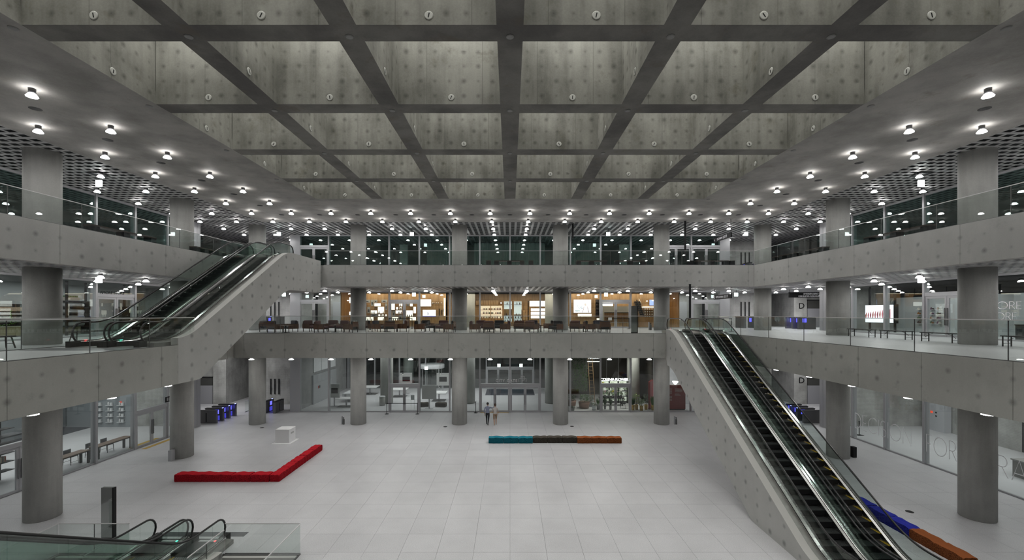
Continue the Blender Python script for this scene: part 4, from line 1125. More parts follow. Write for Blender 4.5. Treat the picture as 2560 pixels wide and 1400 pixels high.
for i, (x, y, rz) in enumerate(((-25.0, 23.75, 90), (-25.0, 25.05, 90), (-25.0, 26.35, 90), (-25.0, 27.3, 90))):
    side_chair(x, y, rz, f'dark chair at the long tables behind the left glass, {ORD[i]} from the near end')
# ------------------------------------------------------------------ two people walking towards the gate
def person(label, x, y, rz, h, joints, radii, edges, mats, zones, hair_m, hands):
    """body grown over a skeleton with the skin modifier, then baked; zones: function(co)->material index"""
    names = list(joints); me = bpy.data.meshes.new('person')
    me.from_pydata([joints[k] for k in names], [(names.index(a), names.index(b)) for a, b in edges], [])
    o = bpy.data.objects.new('person', me); link(o)
    sk = o.modifiers.new('skin', 'SKIN'); sk.use_smooth_shade = True
    for i, k in enumerate(names):
        r = radii[k]; r = r if isinstance(r, tuple) else (r, r)
        me.skin_vertices[0].data[i].radius = r; me.skin_vertices[0].data[i].use_root = (k == 'pelvis')
    sb = o.modifiers.new('sub', 'SUBSURF'); sb.levels = 2; sb.render_levels = 2
    bm_ = bpy.data.meshes.new_from_object(o.evaluated_get(bpy.context.evaluated_depsgraph_get()))
    bpy.data.objects.remove(o)
    bb = bmesh.new(); bb.from_mesh(bm_)                                # clean hems: cut the surface where the clothes end
    for co, no in CUTS:
        bmesh.ops.bisect_plane(bb, geom=bb.verts[:]+bb.edges[:]+bb.faces[:], plane_co=co, plane_no=no)
    bb.to_mesh(bm_); bb.free()
    mb = MB(); mb.v = [tuple(v.co) for v in bm_.vertices]
    for p in bm_.polygons:
        c = p.center; mb.face(tuple(p.vertices), None, zones(c), True)
    # fingers: five short bent chains rooted in each palm; nose and ears
    for hk, d in hands:
        p = Vector(joints[hk]); d = Vector(d).normalized(); a = d.cross(Vector((0, 1, 0))).normalized() if abs(d.y) < .9 else Vector((1, 0, 0)); b = d.cross(a).normalized()
        for i, L in enumerate((.075, .085, .08, .065)):
            q = p + b*(-.027+.018*i) + d*.02
            mb.tube([q, q+d*L*.5, q+d*L*.85+a*.018, q+d*L+a*.035], [.009, .0085, .008, .006], 6, 0)
        q = p - b*.035; mb.tube([q, q-b*.025+d*.02, q-b*.03+d*.05], [.011, .01, .008], 6, 0)
    hd = Vector(joints['head'])
    f = Vector(joints['face']) - hd; f.normalize(); sd = f.cross(Vector((0, 0, 1))).normalized()
    mb.tube([hd+f*.085+Vector((0, 0, .02)), hd+f*.118-Vector((0, 0, .02)), hd+f*.095-Vector((0, 0, .035))], [.008, .016, .012], 6, 0)
    for s in (-1, 1): mb.blob(tuple(hd+sd*s*.082-f*.005), .012, .022, .032, 8, 5, 0)
    body = mb.build('person', mats); body.location = (x, y, 0); body.rotation_euler = (0, 0, rz)
    tag(body, label, 'person', None)
    e_ = MB()
    for s in (-1, 1): e_.blob(tuple(hd+f*.088+sd*s*.033+Vector((0, 0, .012))), .012, .012, .009, 8, 5)
    e_.build('eyes', mat('eye_dark', (.02, .02, .02), .3), body)
    MB().blob(tuple(hd+f*.092-Vector((0, 0, .055))), .02, .012, .006, 8, 4).build('mouth', mat('lip', (.30, .12, .10), .5), body)
    hm = MB(); b0 = len(hm.v)
    hm.blob(tuple(hd-f*.018+Vector((0, 0, .035))), .098, .105, .105, 14, 8)
    hm.build('hair', hair_m, body)
    return body
CUTS = []
SKIN = mat('skin_tone', (.48, .29, .21), .5)
E_ = [('pelvis','belly'),('belly','chest'),('chest','neck'),('neck','head'),('head','crown'),('chest','shl'),('shl','ell'),('ell','wrl'),('wrl','hal'),('chest','shr'),('shr','elr'),('elr','wrr'),('wrr','har'),
      ('pelvis','hipl'),('hipl','knl'),('knl','anl'),('anl','tol'),('pelvis','hipr'),('hipr','knr'),('knr','anr'),('anr','tor')]
RAD = {'pelvis': (.155, .115), 'belly': (.135, .10), 'chest': (.165, .115), 'neck': .052, 'head': (.082, .095), 'crown': (.06, .07), 'face': .05, 'shl': .062, 'shr': .062, 'ell': .044, 'elr': .044, 'wrl': .03, 'wrr': .03, 'hal': (.038, .02), 'har': (.038, .02),
       'hipl': .095, 'hipr': .095, 'knl': .06, 'knr': .06, 'anl': .04, 'anr': .04, 'tol': (.042, .03), 'tor': (.042, .03)}
# local frame: faces +Y (away from the viewer, towards the gate)
J1 = {'pelvis': (0, 0, .93), 'belly': (0, .01, 1.08), 'chest': (0, .02, 1.30), 'neck': (0, .03, 1.47), 'head': (0, .05, 1.62), 'crown': (0, .04, 1.68),
      'shl': (-.19, .02, 1.37), 'ell': (-.25, -.08, 1.10), 'wrl': (-.24, -.02, .88), 'hal': (-.24, .0, .80), 'shr': (.19, .02, 1.37), 'elr': (.34, .22, 1.28), 'wrr': (.47, .43, 1.42), 'har': (.51, .50, 1.47),
      'hipl': (-.095, 0, .88), 'knl': (-.10, .12, .50), 'anl': (-.10, .10, .09), 'tol': (-.10, .23, .035), 'hipr': (.095, 0, .88), 'knr': (.09, -.04, .49), 'anr': (.08, -.22, .12), 'tor': (.08, -.11, .04), 'face': (.02, .16, 1.62)}
NAVYT = mat('dark_trousers', (.012, .012, .016), .7); SHIRT = mat('blue_grey_shirt', (.20, .22, .30), .7); SHOE = mat('dark_shoes', (.02, .018, .016), .4)
def z1(c):
    if c.z < .075: return 3
    if c.z < .95 and abs(c.x) < .19: return 2
    if c.z > 1.50: return 0
    if c.y > .36 or (c.x < -.19 and c.z < .95): return 0
    if c.z < .95: return 2
    return 1
J1b = {k: v for k, v in J1.items() if k != 'face'}
def mk(label, x, y, rz, J, zf_, mats, hair, sc=1.0, hands=()):
    jj = {k: v for k, v in J.items()}
    names_edges = [e for e in E_]
    # the face point only gives the direction of the head: keep it off the skeleton
    class D(dict): pass
    face = jj['face']
    j2 = {k: v for k, v in jj.items() if k != 'face'}
    global person
    def wrap():
        joints = j2
        joints_face = dict(joints); joints_face['face'] = face
        return joints, joints_face
    joints, jf = wrap()
    names = list(joints)
    return person_impl(label, x, y, rz, joints, face, names_edges, mats, zf_, hair, hands, sc)
def person_impl(label, x, y, rz, joints, face, edges, mats, zones, hair, hands, sc):
    class JJ(dict):
        def __iter__(s): return iter([k for k in dict.keys(s) if k != 'face'])
    jj = JJ(joints); jj['face'] = face
    b = person(label, x, y, rz, 1, jj, RAD, edges, mats, zones, hair, hands)
    b.scale = (sc, sc, sc); return b
CUTS[:] = [((0, 0, z), (0, 0, 1)) for z in (.075, .95, 1.50)] + [((0, .36, 0), (0, 1, 0)), ((-.19, 0, 0), (1, 0, 0))]
mk('person in blue grey shirt and dark trousers walking and pointing towards the gate', -1.72, 33.75, R(-12), J1, z1, [SKIN, SHIRT, NAVYT, SHOE], mat('dark_hair', (.015, .012, .01), .6), 1.0,
   (('hal', (0, .1, -1)), ('har', (.4, .7, .5))))
J2 = {'pelvis': (0, 0, .92), 'belly': (0, .0, 1.06), 'chest': (0, .015, 1.28), 'neck': (0, .025, 1.45), 'head': (0, .045, 1.60), 'crown': (0, .035, 1.66),
      'shl': (-.175, .015, 1.35), 'ell': (-.24, .06, 1.10), 'wrl': (-.18, .2, 1.0), 'hal': (-.14, .26, .98), 'shr': (.175, .015, 1.35), 'elr': (.23, -.06, 1.10), 'wrr': (.22, .02, .88), 'har': (.22, .04, .80),
      'hipl': (-.09, 0, .87), 'knl': (-.09, -.02, .48), 'anl': (-.08, -.17, .11), 'tol': (-.08, -.06, .04), 'hipr': (.09, 0, .87), 'knr': (.09, .10, .49), 'anr': (.09, .08, .09), 'tor': (.09, .20, .035), 'face': (-.05, .16, 1.60)}
def z2(c):
    if c.z < .07: return 3
    if .50 < c.z < .93 and (abs(c.x) < .19): return 2
    if c.z <= .50: return 0
    if c.z > 1.48 or (abs(c.x) > .19 and c.z < 1.15) or c.y > .14: return 0
    return 1
CUTS[:] = [((0, 0, z), (0, 0, 1)) for z in (.07, .50, .93, 1.15, 1.48)] + [((0, .14, 0), (0, 1, 0)), ((-.19, 0, 0), (1, 0, 0)), ((.19, 0, 0), (1, 0, 0))]
mk('person in pale top and tan shorts walking beside the companion', -1.14, 33.7, R(10), J2, z2, [SKIN, mat('pale_top', (.45, .42, .40), .7), mat('tan_shorts', (.25, .16, .10), .7), SHOE], mat('brown_hair', (.05, .028, .018), .6), .96,
   (('hal', (.5, .8, 0)), ('har', (0, .1, -1))))
# ------------------------------------------------------------------ wood lined shop behind the lounge (first gallery)
def PX(px, py, y): return ((px-1275)*y/1100, 8.6+(782.7-py)*y/1100)
def woodwall(name, label, x0, x1, y, z0, z1, seed, m_=None, cols=None):
    """a wall of separate oak panels with open joints"""
    t = struct(name, label, 'wall'); r_ = random.Random(seed)
    MB().box(x0, x1, y+.03, y+.1, z0, z1).build('backing', mat('panel_backing', (.06, .035, .02), .8), t)
    zs = [z0]; 
    while zs[-1] < z1-.5: zs.append(zs[-1]+r_.choice((.42, .55, .62)))
    zs[-1] = z1
    for a, b in zip(zs, zs[1:]):
        x = x0
        while x < x1-.05:
            w = r_.choice((.62, .95, 1.25, 1.6)); xe = x1 if x+w > x1-.35 else x+w
            MB().box(x+.006, xe-.006, y-r_.uniform(0, .012), y+.03, a+.006, b-.006).build('wood_panel', m_ or OAK, t); x = xe
    return t
ZF2 = ZS3-.02
YA, YC_ = 41.2, 43.6
wl = woodwall('wall_shop_left', 'oak panelled display wall left of the shop', -14.9, -6.0, YA, Z2, ZF2, 1)
wr = woodwall('wall_shop_right', 'oak panelled wall right of the shop', 5.55, 14.6, YA, Z2, ZF2, 2)
wc = woodwall('wall_shop_centre', 'oak panelled wall at the back of the shop', -6.2, 6.2, YC_, Z2, ZF2, 3)
for s, nm in ((-1, 'left'), (1, 'right')):
    t = struct('wall_shop_end_panel_'+nm, f'narrow oak plank end wall of the shop, {nm}', 'wall')
    for i in range(6):
        y0 = 38.95 + i*.375
        MB().box(*sorted((s*14.9, s*15.0)), y0+.004, y0+.371, Z2, ZF2).build('wood_plank', OAK_D, t)
    if s < 0:
        MB().box(-14.9, -14.87, 40.85, 41.1, 9.55, 10.05).box(-14.9, -14.87, 40.85, 41.1, 8.42, 8.72).build('light_slot', LEDW, t)
    o = MB().box(*sorted((s*15.0, s*18.6)), 42.6, 42.8, Z2, ZF2).build('wall_shop_corridor_'+nm, C_WALL); tag(o, f'concrete wall of the service corridor, {nm} of the shop', 'wall', None, 'structure')
    o = MB().box(*sorted((s*15.6, s*17.1)), 42.5, 42.6, Z2, Z2+2.4).build('door_service_'+nm, mat('service_door', (.42, .43, .44), .6)); tag(o, f'pale service door in the corridor, {nm} of the shop', 'door', None, 'structure')
    r_ = MB().box(s*16.2-.07, s*16.2+.07, 42.46, 42.5, 8.55, 8.75).build('fire_alarm', mat('alarm_red', (.35, .03, .02), .5)); tag(r_, f'small red alarm box on the {nm} service door', 'alarm')
def rect3(px, y, c0, sc, dx):
    """crop rectangle -> x0,x1,z0,z1 on a plane"""
    x0, y0, x1, y1 = px
    a = PX(c0[0]+x0/sc, c0[1]+y0/sc, y); b = PX(c0[0]+x1/sc, c0[1]+y1/sc, y)
    return a[0], b[0], b[1], a[1]
lit = [(440,325,490,390),(650,325,795,390),(725,400,868,540),(575,478,715,545),(445,480,482,540),(735,562,785,605),(810,562,860,605),(885,562,922,605),(440,622,562,695),(570,622,640,695),(725,622,865,690),(1000,325,1095,465),(1180,325,1255,390),(1115,405,1165,460),(1190,405,1240,460),(1105,478,1248,545),(1295,325,1325,390),(1410,325,1475,390),(1483,400,1545,540),(1330,478,1475,610),(1030,622,1170,690),(1410,622,1545,690)]
NICHE = mat('lit_niche_back', (1, .96, .88), .6, 0, 1.7, (1, .93, .80)); NFR = mat('niche_frame', (.30, .17, .08), .5)
r_ = random.Random(5)
GOODS = [mat('goods_dark', (.05, .03, .03), .4), mat('goods_green', (.08, .12, .07), .5), mat('goods_amber', (.22, .10, .03), .3), mat('goods_pale', (.55, .52, .45), .5), mat('goods_plum', (.12, .05, .10), .4)]
bot_m = [MB().lathe([(.045, 0), (.045, .14), (.018, .18), (.018, .23)], 8).mesh('bottle', g_) for g_ in GOODS]
box_m = [MB().box(-.05, .05, -.04, .04, 0, .15).box(-.048, .048, -.038, .038, .15, .16).mesh('carton', g_) for g_ in GOODS]
def niche(rc, y, k):
    x0, x1, z0, z1 = rc
    t = thing('lit_niche', f'warm lit display niche, number {k} in reading order' if False else k, 'display niche', ((x0+x1)/2, y-.02, z0), 0, 'lit display niches on the oak wall')
    w, h = x1-x0, z1-z0
    MB().box(-w/2, w/2, .0, .015, 0, h).build('back_panel', NICHE, t)
    MB().box(-w/2-.02, w/2+.02, -.16, .0, -.02, 0).box(-w/2-.02, w/2+.02, -.16, 0, h, h+.02).box(-w/2-.02, -w/2, -.16, 0, 0, h).box(w/2, w/2+.02, -.16, 0, 0, h).build('frame', NFR, t)
    return t
lit.sort(key=lambda r: (round(r[1]/70), r[0]))
rowc = {}
ROWN = {5: 'top', 6: 'second', 7: 'third', 8: 'fourth', 9: 'lowest'}
for rc in lit:
    rw = round(rc[1]/70); rowc[rw] = rowc.get(rw, 0)+1
    t = niche(rect3(rc, YA, (860, 720), 8.533, 0), YA, f'{ORD[rowc[rw]-1]} warm lit niche from left in the {ROWN.get(rw, "middle")} row of the oak display wall')
    x0, x1, z0, z1 = rect3(rc, YA, (860, 720), 8.533, 0)
    for i in range(int((x1-x0)/.2)):
        if r_.random() < .55:
            o = part('bottle', r_.choice(bot_m), None, (x0+.12+.2*i, YA-.09, z0)); nit = globals().get('nit', 0)+1; tag(o, 'small item standing in a lit niche of the oak display wall', 'bottle', 'items in the lit niches')
PRN = mat('print_paper', (.45, .45, .43), .7); PIC = mat('print_picture', (.10, .10, .10), .7)
for i, rc in enumerate([(445,250,560,312),(575,252,640,380),(648,250,712,312),(803,250,925,312),(498,402,562,540),(575,555,715,610),(880,330,925,470),(1035,480,1092,610),(1180,565,1240,690),(1335,330,1400,385)]):
    x0, x1, z0, z1 = rect3(rc, YA, (860, 720), 8.533, 0)
    t = thing('wall_print', f'grey framed print on the oak display wall, {ORD[i]} in reading order', 'picture', ((x0+x1)/2, YA-.015, z0), 0, 'prints on the oak display wall')
    w, h = x1-x0, z1-z0
    MB().box(-w/2, w/2, -.02, .015, 0, h).build('sheet', PRN, t); MB().box(-w*.28, w*.2, -.024, -.02, h*.2, h*.62).build('image', PIC, t)
def lightbox(rc, y, c0, sc, label, m_=LEDW, deco=None, name='light_box', cat='light box'):
    x0, x1, z0, z1 = rect3(rc, y, c0, sc, 0)
    t = thing(name, label, cat, ((x0+x1)/2, y-.02, z0)); w, h = x1-x0, z1-z0
    MB().box(-w/2, w/2, -.06, .015, 0, h).build('face', m_, t); MB().box(-w/2-.03, w/2+.03, -.04, .01, -.03, 0).box(-w/2-.03, w/2+.03, -.04, .01, h, h+.03).box(-w/2-.03, -w/2, -.04, .01, 0, h).box(w/2, w/2+.03, -.04, .01, 0, h).build('frame', NFR, t)
    if deco: deco(t, w, h)
    return t
LBW = mat('light_box_face', (1, 1, 1), .5, 0, 2.6, (1, .98, .94))
lightbox((1635, 245, 1860, 390), YA, (860, 720), 8.533, 'blank white light box above the wall screen, left part of the shop', LBW)
def scr1(t, w, h):
    MB().tube([(-w*.13, -.065, h*.25), (-w*.09, -.065, h*.32), (-w*.085, -.065, h*.5), (-w*.13, -.065, h*.62)], .03, 5).build('picture_shape', mat('screen_indigo', (.05, .04, .15), .5, 0, .15), t)
    MB().box(-w/2, w/2, -.064, -.06, 0, .05).build('screen_band', mat('screen_band_blue', (.1, .1, .5), .5, 0, .8, (.3, .3, 1)), t)
lightbox((1683, 467, 1960, 610), YA, (860, 720), 8.533, 'wall screen showing a dark curved shape on white', mat('screen_face', (1, 1, 1), .4, 0, 1.3, (.88, .9, 1)), scr1, 'wall_screen', 'screen')
for i, dx in enumerate((1895, 1922, 1970, 2013, 2080)):
    x, z = PX(860+dx/8.533, 720+328/8.533, YA); o = MB().lathe([(.03, -.03), (.045, .0), (.045, .06), (.02, .09)], 10).build('wall_hook', STEEL); o.location = (x, YA-.05, z); tag(o, f'small silver wall fitting, {ORD[i]} of five right of the light box', 'wall fitting')
for i, (dx, z0, z1) in enumerate(((2032, 440, 610), (2090, 470, 570), (2130, 445, 500))):
    x, za = PX(860+dx/8.533, 720+z0/8.533, YA); zb = PX(0, 720+z1/8.533, YA)[1]
    o = MB().box(-.035, .035, -.05, 0, 0, za-zb).box(-.06, -.03, -.04, 0, (za-zb)*.4, (za-zb)*.5).build('wall_tool', BLACK); o.location = (x, YA-.012, zb); tag(o, f'dark tool hung on the oak wall beside the screen, {ORD[i]} from left', 'tool')
o = MB().box(-6.18, -6.05, YA-.1, YA-.02, 8.35, 10.0).build('light_strip', NICHE); tag(o, 'tall warm light strip at the right end of the left oak wall', 'light strip')
# --- centre: shelves of bottles, fridges, boxes, light boxes
C0 = (1160, 720); SC = 9.846
def cr(a, b, c, d): return rect3((a, b, c, d), YC_, C0, SC, 0)
x0, x1, z0, z1 = cr(380, 440, 940, 745)
t = thing('shelf_unit', 'lit oak shelf unit with rows of bottles at the back of the shop', 'shelf', ((x0+x1)/2, YC_, z0)); w, h = x1-x0, z1-z0
MB().box(-w/2, w/2, -.05, -.02, 0, h).build('lit_back', mat('shelf_back_lit', (.8, .68, .5), .6, 0, .9, (1, .82, .58)), t)
shz = [0, h*.36, h*.68]
for z in shz: MB().box(-w/2, w/2, -.35, -.05, z-.03, z).build('shelf', OAK, t)
MB().box(-.03, .03, -.36, -.05, 0, h).build('divider', OAK, t); MB().box(-w/2-.05, w/2+.05, -.38, -.02, h, h+.06).build('top', OAK, t)
n = 0
for si, z in enumerate(shz):
    for i in range(int(w/.155)):
        if r_.random() < .86:
            o = part('bottle', r_.choice(bot_m + box_m), None, ((x0+x1)/2 - w/2 + .09 + i*.155, YC_-.22+r_.uniform(-.05, .05), z0+z)); n += 1; tag(o, f'{ORD[i]} small bottle from the left on the {("lowest","middle","top")[si]} lit shelf of the shop', 'bottle', f'bottles on the {("lowest","middle","top")[si]} shop shelf')
for i in range(9):
    a = PX(C0[0]+(330+i*62)/SC, C0[1]+415/SC, YC_)
    o = MB().box(-.115, .115, -.32, -.02, 0, .42).box(-.03, .03, -.325, -.32, .19, .22).build('wood_crate', OAK); o.location = (a[0], YC_-.012, a[1]); tag(o, f'oak box on top of the lit bottle shelves, {ORD[i]} from left', 'box', 'oak boxes above the bottle shelves')
lo = thing('drawer_counter', 'low oak counter with drawers under the bottle shelves', 'counter', ((x0+x1)/2, YC_-.3, Z2))
MB().box(-w/2-.2, w/2+.1, -.25, .25, 0, z0-Z2-.06).build('body', OAK, lo)
for i in range(4):
    for j in range(3): MB().box(-w/2-.15+i*(w/4+.05), -w/2-.2+(i+1)*(w/4+.05), -.262, -.25, .25+.2*j, .42+.2*j).build('drawer', OAK_D, lo)
for i, (a, b, tint) in enumerate(((985, 1180, 0), (1228, 1418, 1))):
    q0, q1, r0, r1 = cr(a, 330, b, 830)
    t = thing('glass_fridge', f'tall glass door display fridge, {("left","right")[i]} one of the pair', 'fridge', ((q0+q1)/2, YC_, r0)); w_ = q1-q0; h_ = r1-r0
    MB().box(-w_/2-.05, w_/2+.05, -.4, -.02, -.1, 0).box(-w_/2-.05, w_/2+.05, -.4, -.02, h_, h_+.06).box(-w_/2-.05, -w_/2, -.4, -.02, 0, h_).box(w_/2, w_/2+.05, -.4, -.02, 0, h_).build('case', OAK, t)
    MB().box(-w_/2, w_/2, -.06, -.03, 0, h_*.30).box(-w_/2, w_/2, -.06, -.03, h_*.62 if not i else h_*.36, h_).build('lit_back', mat('fridge_light', (.8, .85, .85), .5, 0, .75, (.9, .96, 1)), t)
    for k, z in enumerate((.0, .16, .30, .84)):
        MB().box(-w_/2, w_/2, -.34, -.06, h_*z, h_*z+.02).build('shelf', STEEL_D, t)
    MB().box(-w_/2, w_/2, -.39, -.38, 0, h_).build('door_glass', GLASS, t)
    MB().box(w_/2-.05, w_/2-.02, -.42, -.39, h_*.35, h_*.6).build('handle', STEEL, t)
    for j in range(10):
        zz = r0+h_*(0, .16, .30, .84)[j % 4]+.02
        o = part('bottle', r_.choice(bot_m), None, ((q0+q1)/2-w_/2+.1+.08*j*w_/.9, YC_-.2, zz)); tag(o, f'bottle inside the {("left","right")[i]} glass door fridge, {ORD[j//4]} on the {("lowest","second","third","top")[j%4]} shelf', 'bottle', f'bottles in the {("left","right")[i]} fridge')
k = 0
for j in range(4):
    for i in range(2):
        q0, q1, r0, r1 = cr(1452+i*55, 552+j*60, 1500+i*55, 602+j*60); k += 1
        o = MB().box(q0, q1, YC_-.3, YC_-.02, r0, r1).box(q0+.16, q1-.16, YC_-.31, YC_-.3, r0+.2, r0+.23).build('wood_crate', OAK); tag(o, f'square oak box in the stack right of the fridges, {ORD[k-1]} from the top left', 'box', 'square oak boxes in the stack')
q0, q1, r0, r1 = cr(1570, 315, 1592, 800)
t = thing('bottle_rack', 'narrow tall dark bottle rack left of the white light boxes', 'rack', ((q0+q1)/2, YC_, r0)); MB().box(-.05, .05, -.03, -.015, 0, r1-r0).build('back', BLACK, t)
for j in range(12): MB().box(-.05, .05, -.12, -.03, j*(r1-r0)/12, j*(r1-r0)/12+.015).build('slat', OAK_D, t)
for i, rc in enumerate(((1615, 318, 2010, 452), (1645, 503, 2010, 570), (1645, 590, 2010, 660), (1645, 680, 2010, 745))):
    lightbox(rc, YC_, C0, SC, f'wide white light box, {("largest top one","second from top","third from top","lowest")[i]} of the stack at right of the shop', LBW)
for s in (-1, 1):
    for k in (0, 1):
        pass
for i, dx in enumerate((245, 915)):
    x, z = PX(C0[0]+dx/SC, C0[1]+390/SC, YC_); o = MB().lathe([(.03, 0), (.06, .12)], 10).build('spot_lamp', LBW); o.location = (x, YC_-.5, z); MB().box(-.012, .012, 0, .495, .09, .115).build('arm', STEEL, o); tag(o, f'small white spot lamp {("left","right")[i]} of the bottle shelves', 'lamp')
# --- right part
C1 = (1400, 720); S1 = 9.143
def poster(t, w, h):
    r2 = random.Random(9)
    mb = MB()
    for i in range(26):
        x, z = r2.uniform(-w*.45, w*.2), r2.uniform(h*.3, h*.95); a = r2.uniform(0, 6)
        mb.bar((x, -.066, z), (x+.3*math.cos(a), -.066, min(h*.97, max(.05, z+.3*math.sin(a)))), .007)
    mb.build('branch_drawing', mat('poster_grey', (.4, .42, .48), .6, 0, .2), t)
    MB().blob((w*.17, -.062, h*.62), .10, .012, .12).build('head_shape', mat('poster_skin', (.9, .8, .76), .5, 0, .6), t)
    MB().prism_x([(0, 0)]*0 or [(-.066, .02), (-.062, .02), (-.062, h*.5), (-.066, h*.5)], w*.04, w*.30).build('white_dress', LBW, t)
    MB().tube([(w*.03, -.066, .04), (w*.06, -.066, h*.3), (w*.1, -.066, h*.5)], .02, 5).tube([(w*.36, -.066, .04), (w*.31, -.066, h*.3), (w*.27, -.066, h*.5)], .02, 5).build('red_trim', mat('poster_red', (.35, .08, .09), .6), t)
    text('NEW', .2, (-w*.42, -.067, h*.1), FRONT, mat('poster_green', (.12, .35, .33), .6), t, 'lettering', .003)
lightbox((310, 265, 708, 568), YA, C1, S1, 'backlit poster of a figure in white with branch drawing', mat('poster_face', (1, 1, 1), .5, 0, 1.0, (.90, .93, 1)), poster, 'poster_screen', 'poster')
niche(rect3((400, 590, 720, 655), YA, C1, S1, 0), YA, 'long warm lit niche under the backlit poster')
niche(rect3((830, 690, 905, 730), YA, C1, S1, 0), YA, 'small lit niche under the dark bottle rack')
x0, x1, z0, z1 = rect3((812, 262, 905, 655), YA, C1, S1, 0)
t = thing('bottle_rack', 'tall dark rack of lying bottles right of the poster', 'rack', ((x0+x1)/2, YA, z0)); w, h = x1-x0, z1-z0
MB().box(-w/2, w/2, -.03, .01, 0, h).build('back', BLACK, t)
for j in range(5):
    MB().box(-w/2, w/2, -.2, -.03, j*h/5, j*h/5+.02).build('shelf', STEEL_D, t)
    for i in range(3):
        o = part('bottle', bot_m[0], t, (-w/2+.08+i*w/3.3, -.1, j*h/5+.02))
lightbox((970, 322, 1208, 412), YA, C1, S1, 'white light box seen through the left leaf of the right shop door', LBW)
x0, x1, z0, z1 = rect3((975, 420, 1675, 800), 40.6, C1, S1, 0)
t = thing('counter', 'pale counter with a slatted oak front inside the right shop door', 'counter', ((x0+x1)/2, 40.6, Z2)); w = x1-x0; h = z1-Z2
PALE = mat('pale_counter', (.50, .45, .38), .6)
MB().box(-w/2, w/2, 0, .5, h-.55, h).box(-w/2, -w/2+.14, -.02, .5, 0, h-.55).box(w/2-.14, w/2, -.02, .5, 0, h-.55).box(-w/2, w/2, -.02, .5, .44, .5).build('body', PALE, t)
MB().box(-w/2+.14, w/2-.14, .1, .14, 0, h-.55).build('back', mat('counter_shadow', (.03, .02, .015), .8), t)
for i in range(30):
    xx = -w/2+.16+i*(w-.32)/30; MB().box(xx, xx+.045, .02, .08, .5, h-.62).build('slat', OAK_D, t)
for i in range(6):
    xx = -w/2+.15+i*(w-.3)/6; MB().box(xx+.01, xx+(w-.3)/6-.01, .0, .08, .02, .42).build('front_panel', OAK, t)
x0, x1, z0, z1 = rect3((1690, 340, 1855, 640), YA, C1, S1, 0)
t = thing('stair_flight', 'dark stair flight rising behind the shop front', 'stair', (x0, YA-.5, z0))
for i in range(7): MB().box(.0+i*.09, .45+i*.05, .0, .45, h*0+1.2-i*.19, 1.36-i*.19).build('step', BLACK, t)
MB().tube([(.1, -.02, 1.5), (.75, -.02, .05)], .05, 6).build('stringer', BLACK, t); MB().tube([(.3, -.04, 1.6), (.85, -.04, .5)], .02, 6).build('handrail', STEEL, t)
lightbox((2040, 270, 2165, 400), YA, C1, S1, 'small blue wall screen above the white cup shelf', mat('blue_screen', (.3, .4, 1), .4, 0, .9, (.45, .6, 1)), None, 'wall_screen', 'screen')
o = MB().box(*rect3((1870, 425, 2175, 448), YA, C1, S1, 0)[:2], YA-.14, YA-.02, *rect3((1870, 425, 2175, 448), YA, C1, S1, 0)[2:]).build('shelf_light', NICHE); tag(o, 'warm light strip above the rows of white cups', 'light strip')
cup_m = MB().lathe([(.045, 0), (.06, .13), (.055, .13), (.04, .01)], 10, cap=False).mesh('cup', mat('white_cup', (.75, .72, .68), .4))
for j in range(4):
    za = PX(0, C1[1]+(498+j*60)/S1, YA)[1]; xa = PX(C1[0]+1890/S1, 0, YA)[0]; xb = PX(C1[0]+2190/S1, 0, YA)[0]
    o = MB().box(xa, xb, YA-.2, YA-.012, za-.02, za).build('cup_shelf', OAK_D); tag(o, f'thin oak shelf for white cups, {ORD[j]} from the top', 'shelf')
    for i in range(5):
        x = PX(C1[0]+(1937+i*53)/S1, 0, YA)[0]; o = part('cup', cup_m, None, (x, YA-.1, za)); tag(o, f'white cup, {ORD[i]} from left on the {ORD[j]} cup shelf from the top', 'cup', 'white cups on the wall shelves')
x0, x1, z0, z1 = rect3((1815, 740, 2190, 900), 40.7, C1, S1, 0)
t = thing('drawer_counter', 'oak drawer counter under the cup shelves', 'counter', ((x0+x1)/2, 40.9, Z2)); w = x1-x0
MB().box(-w/2, w/2, -.2, .2, 0, .95).build('body', OAK, t)
for j in range(3): MB().box(-w/2+.02, w/2-.02, -.215, -.2, .05+.3*j, .32+.3*j).build('drawer', OAK_D, t)
# ceiling of that shop
o = MB().box(-18.6, 18.6, 38.45, 46, ZS3+.3, ZS3+.34).build('ceiling_shop', mat('shop_ceiling', (.30, .30, .29), .7)); tag(o, 'plain ceiling of the wood lined shop', 'ceiling', None, 'structure')

# ------------------------------------------------------------------ upper gallery: pleated curtains behind the glass
CUR = mat('grey_green_curtain', (.16, .19, .18), .8)
def curtain(x0, x1, y, label):
    mb = MB(); n = int((x1-x0)/.06); b = 0
    for i in range(n+1):
        x = x0+(x1-x0)*i/n; yy = y+.06*math.sin(i*1.7)+.02*math.sin(i*.6)
        mb.v += [(x, yy, Z3+.02), (x, yy, ZC-.35)]
    for i in range(n): mb.face((2*i, 2*i+2, 2*i+3, 2*i+1), None, 0, True)
    o = mb.build('curtain', CUR); tag(o, label, 'curtain')
    MB().box(x0, x1, y-.05, y+.05, ZC-.37, ZC-.30).build('track', BLACK, o)
curtain(-7.6, -3.9, 40.3, 'pleated grey green curtain left of centre behind the upper glass'); curtain(-3.3, 3.2, 40.3, 'wide pleated grey green curtain at the centre behind the upper glass'); curtain(5.4, 8.3, 40.3, 'pleated grey green curtain right of centre behind the upper glass')
for x0, x1, nm in ((-10.4, -9.7, 'left'), (10.4, 11.2, 'right')):
    o = MB().box(x0, x1, 41.5, 41.9, Z3, ZC-.3).build('wall_upper_pier_'+nm, C_WALL); tag(o, f'concrete pier inside the upper rear room, {nm}', 'wall', None, 'structure')

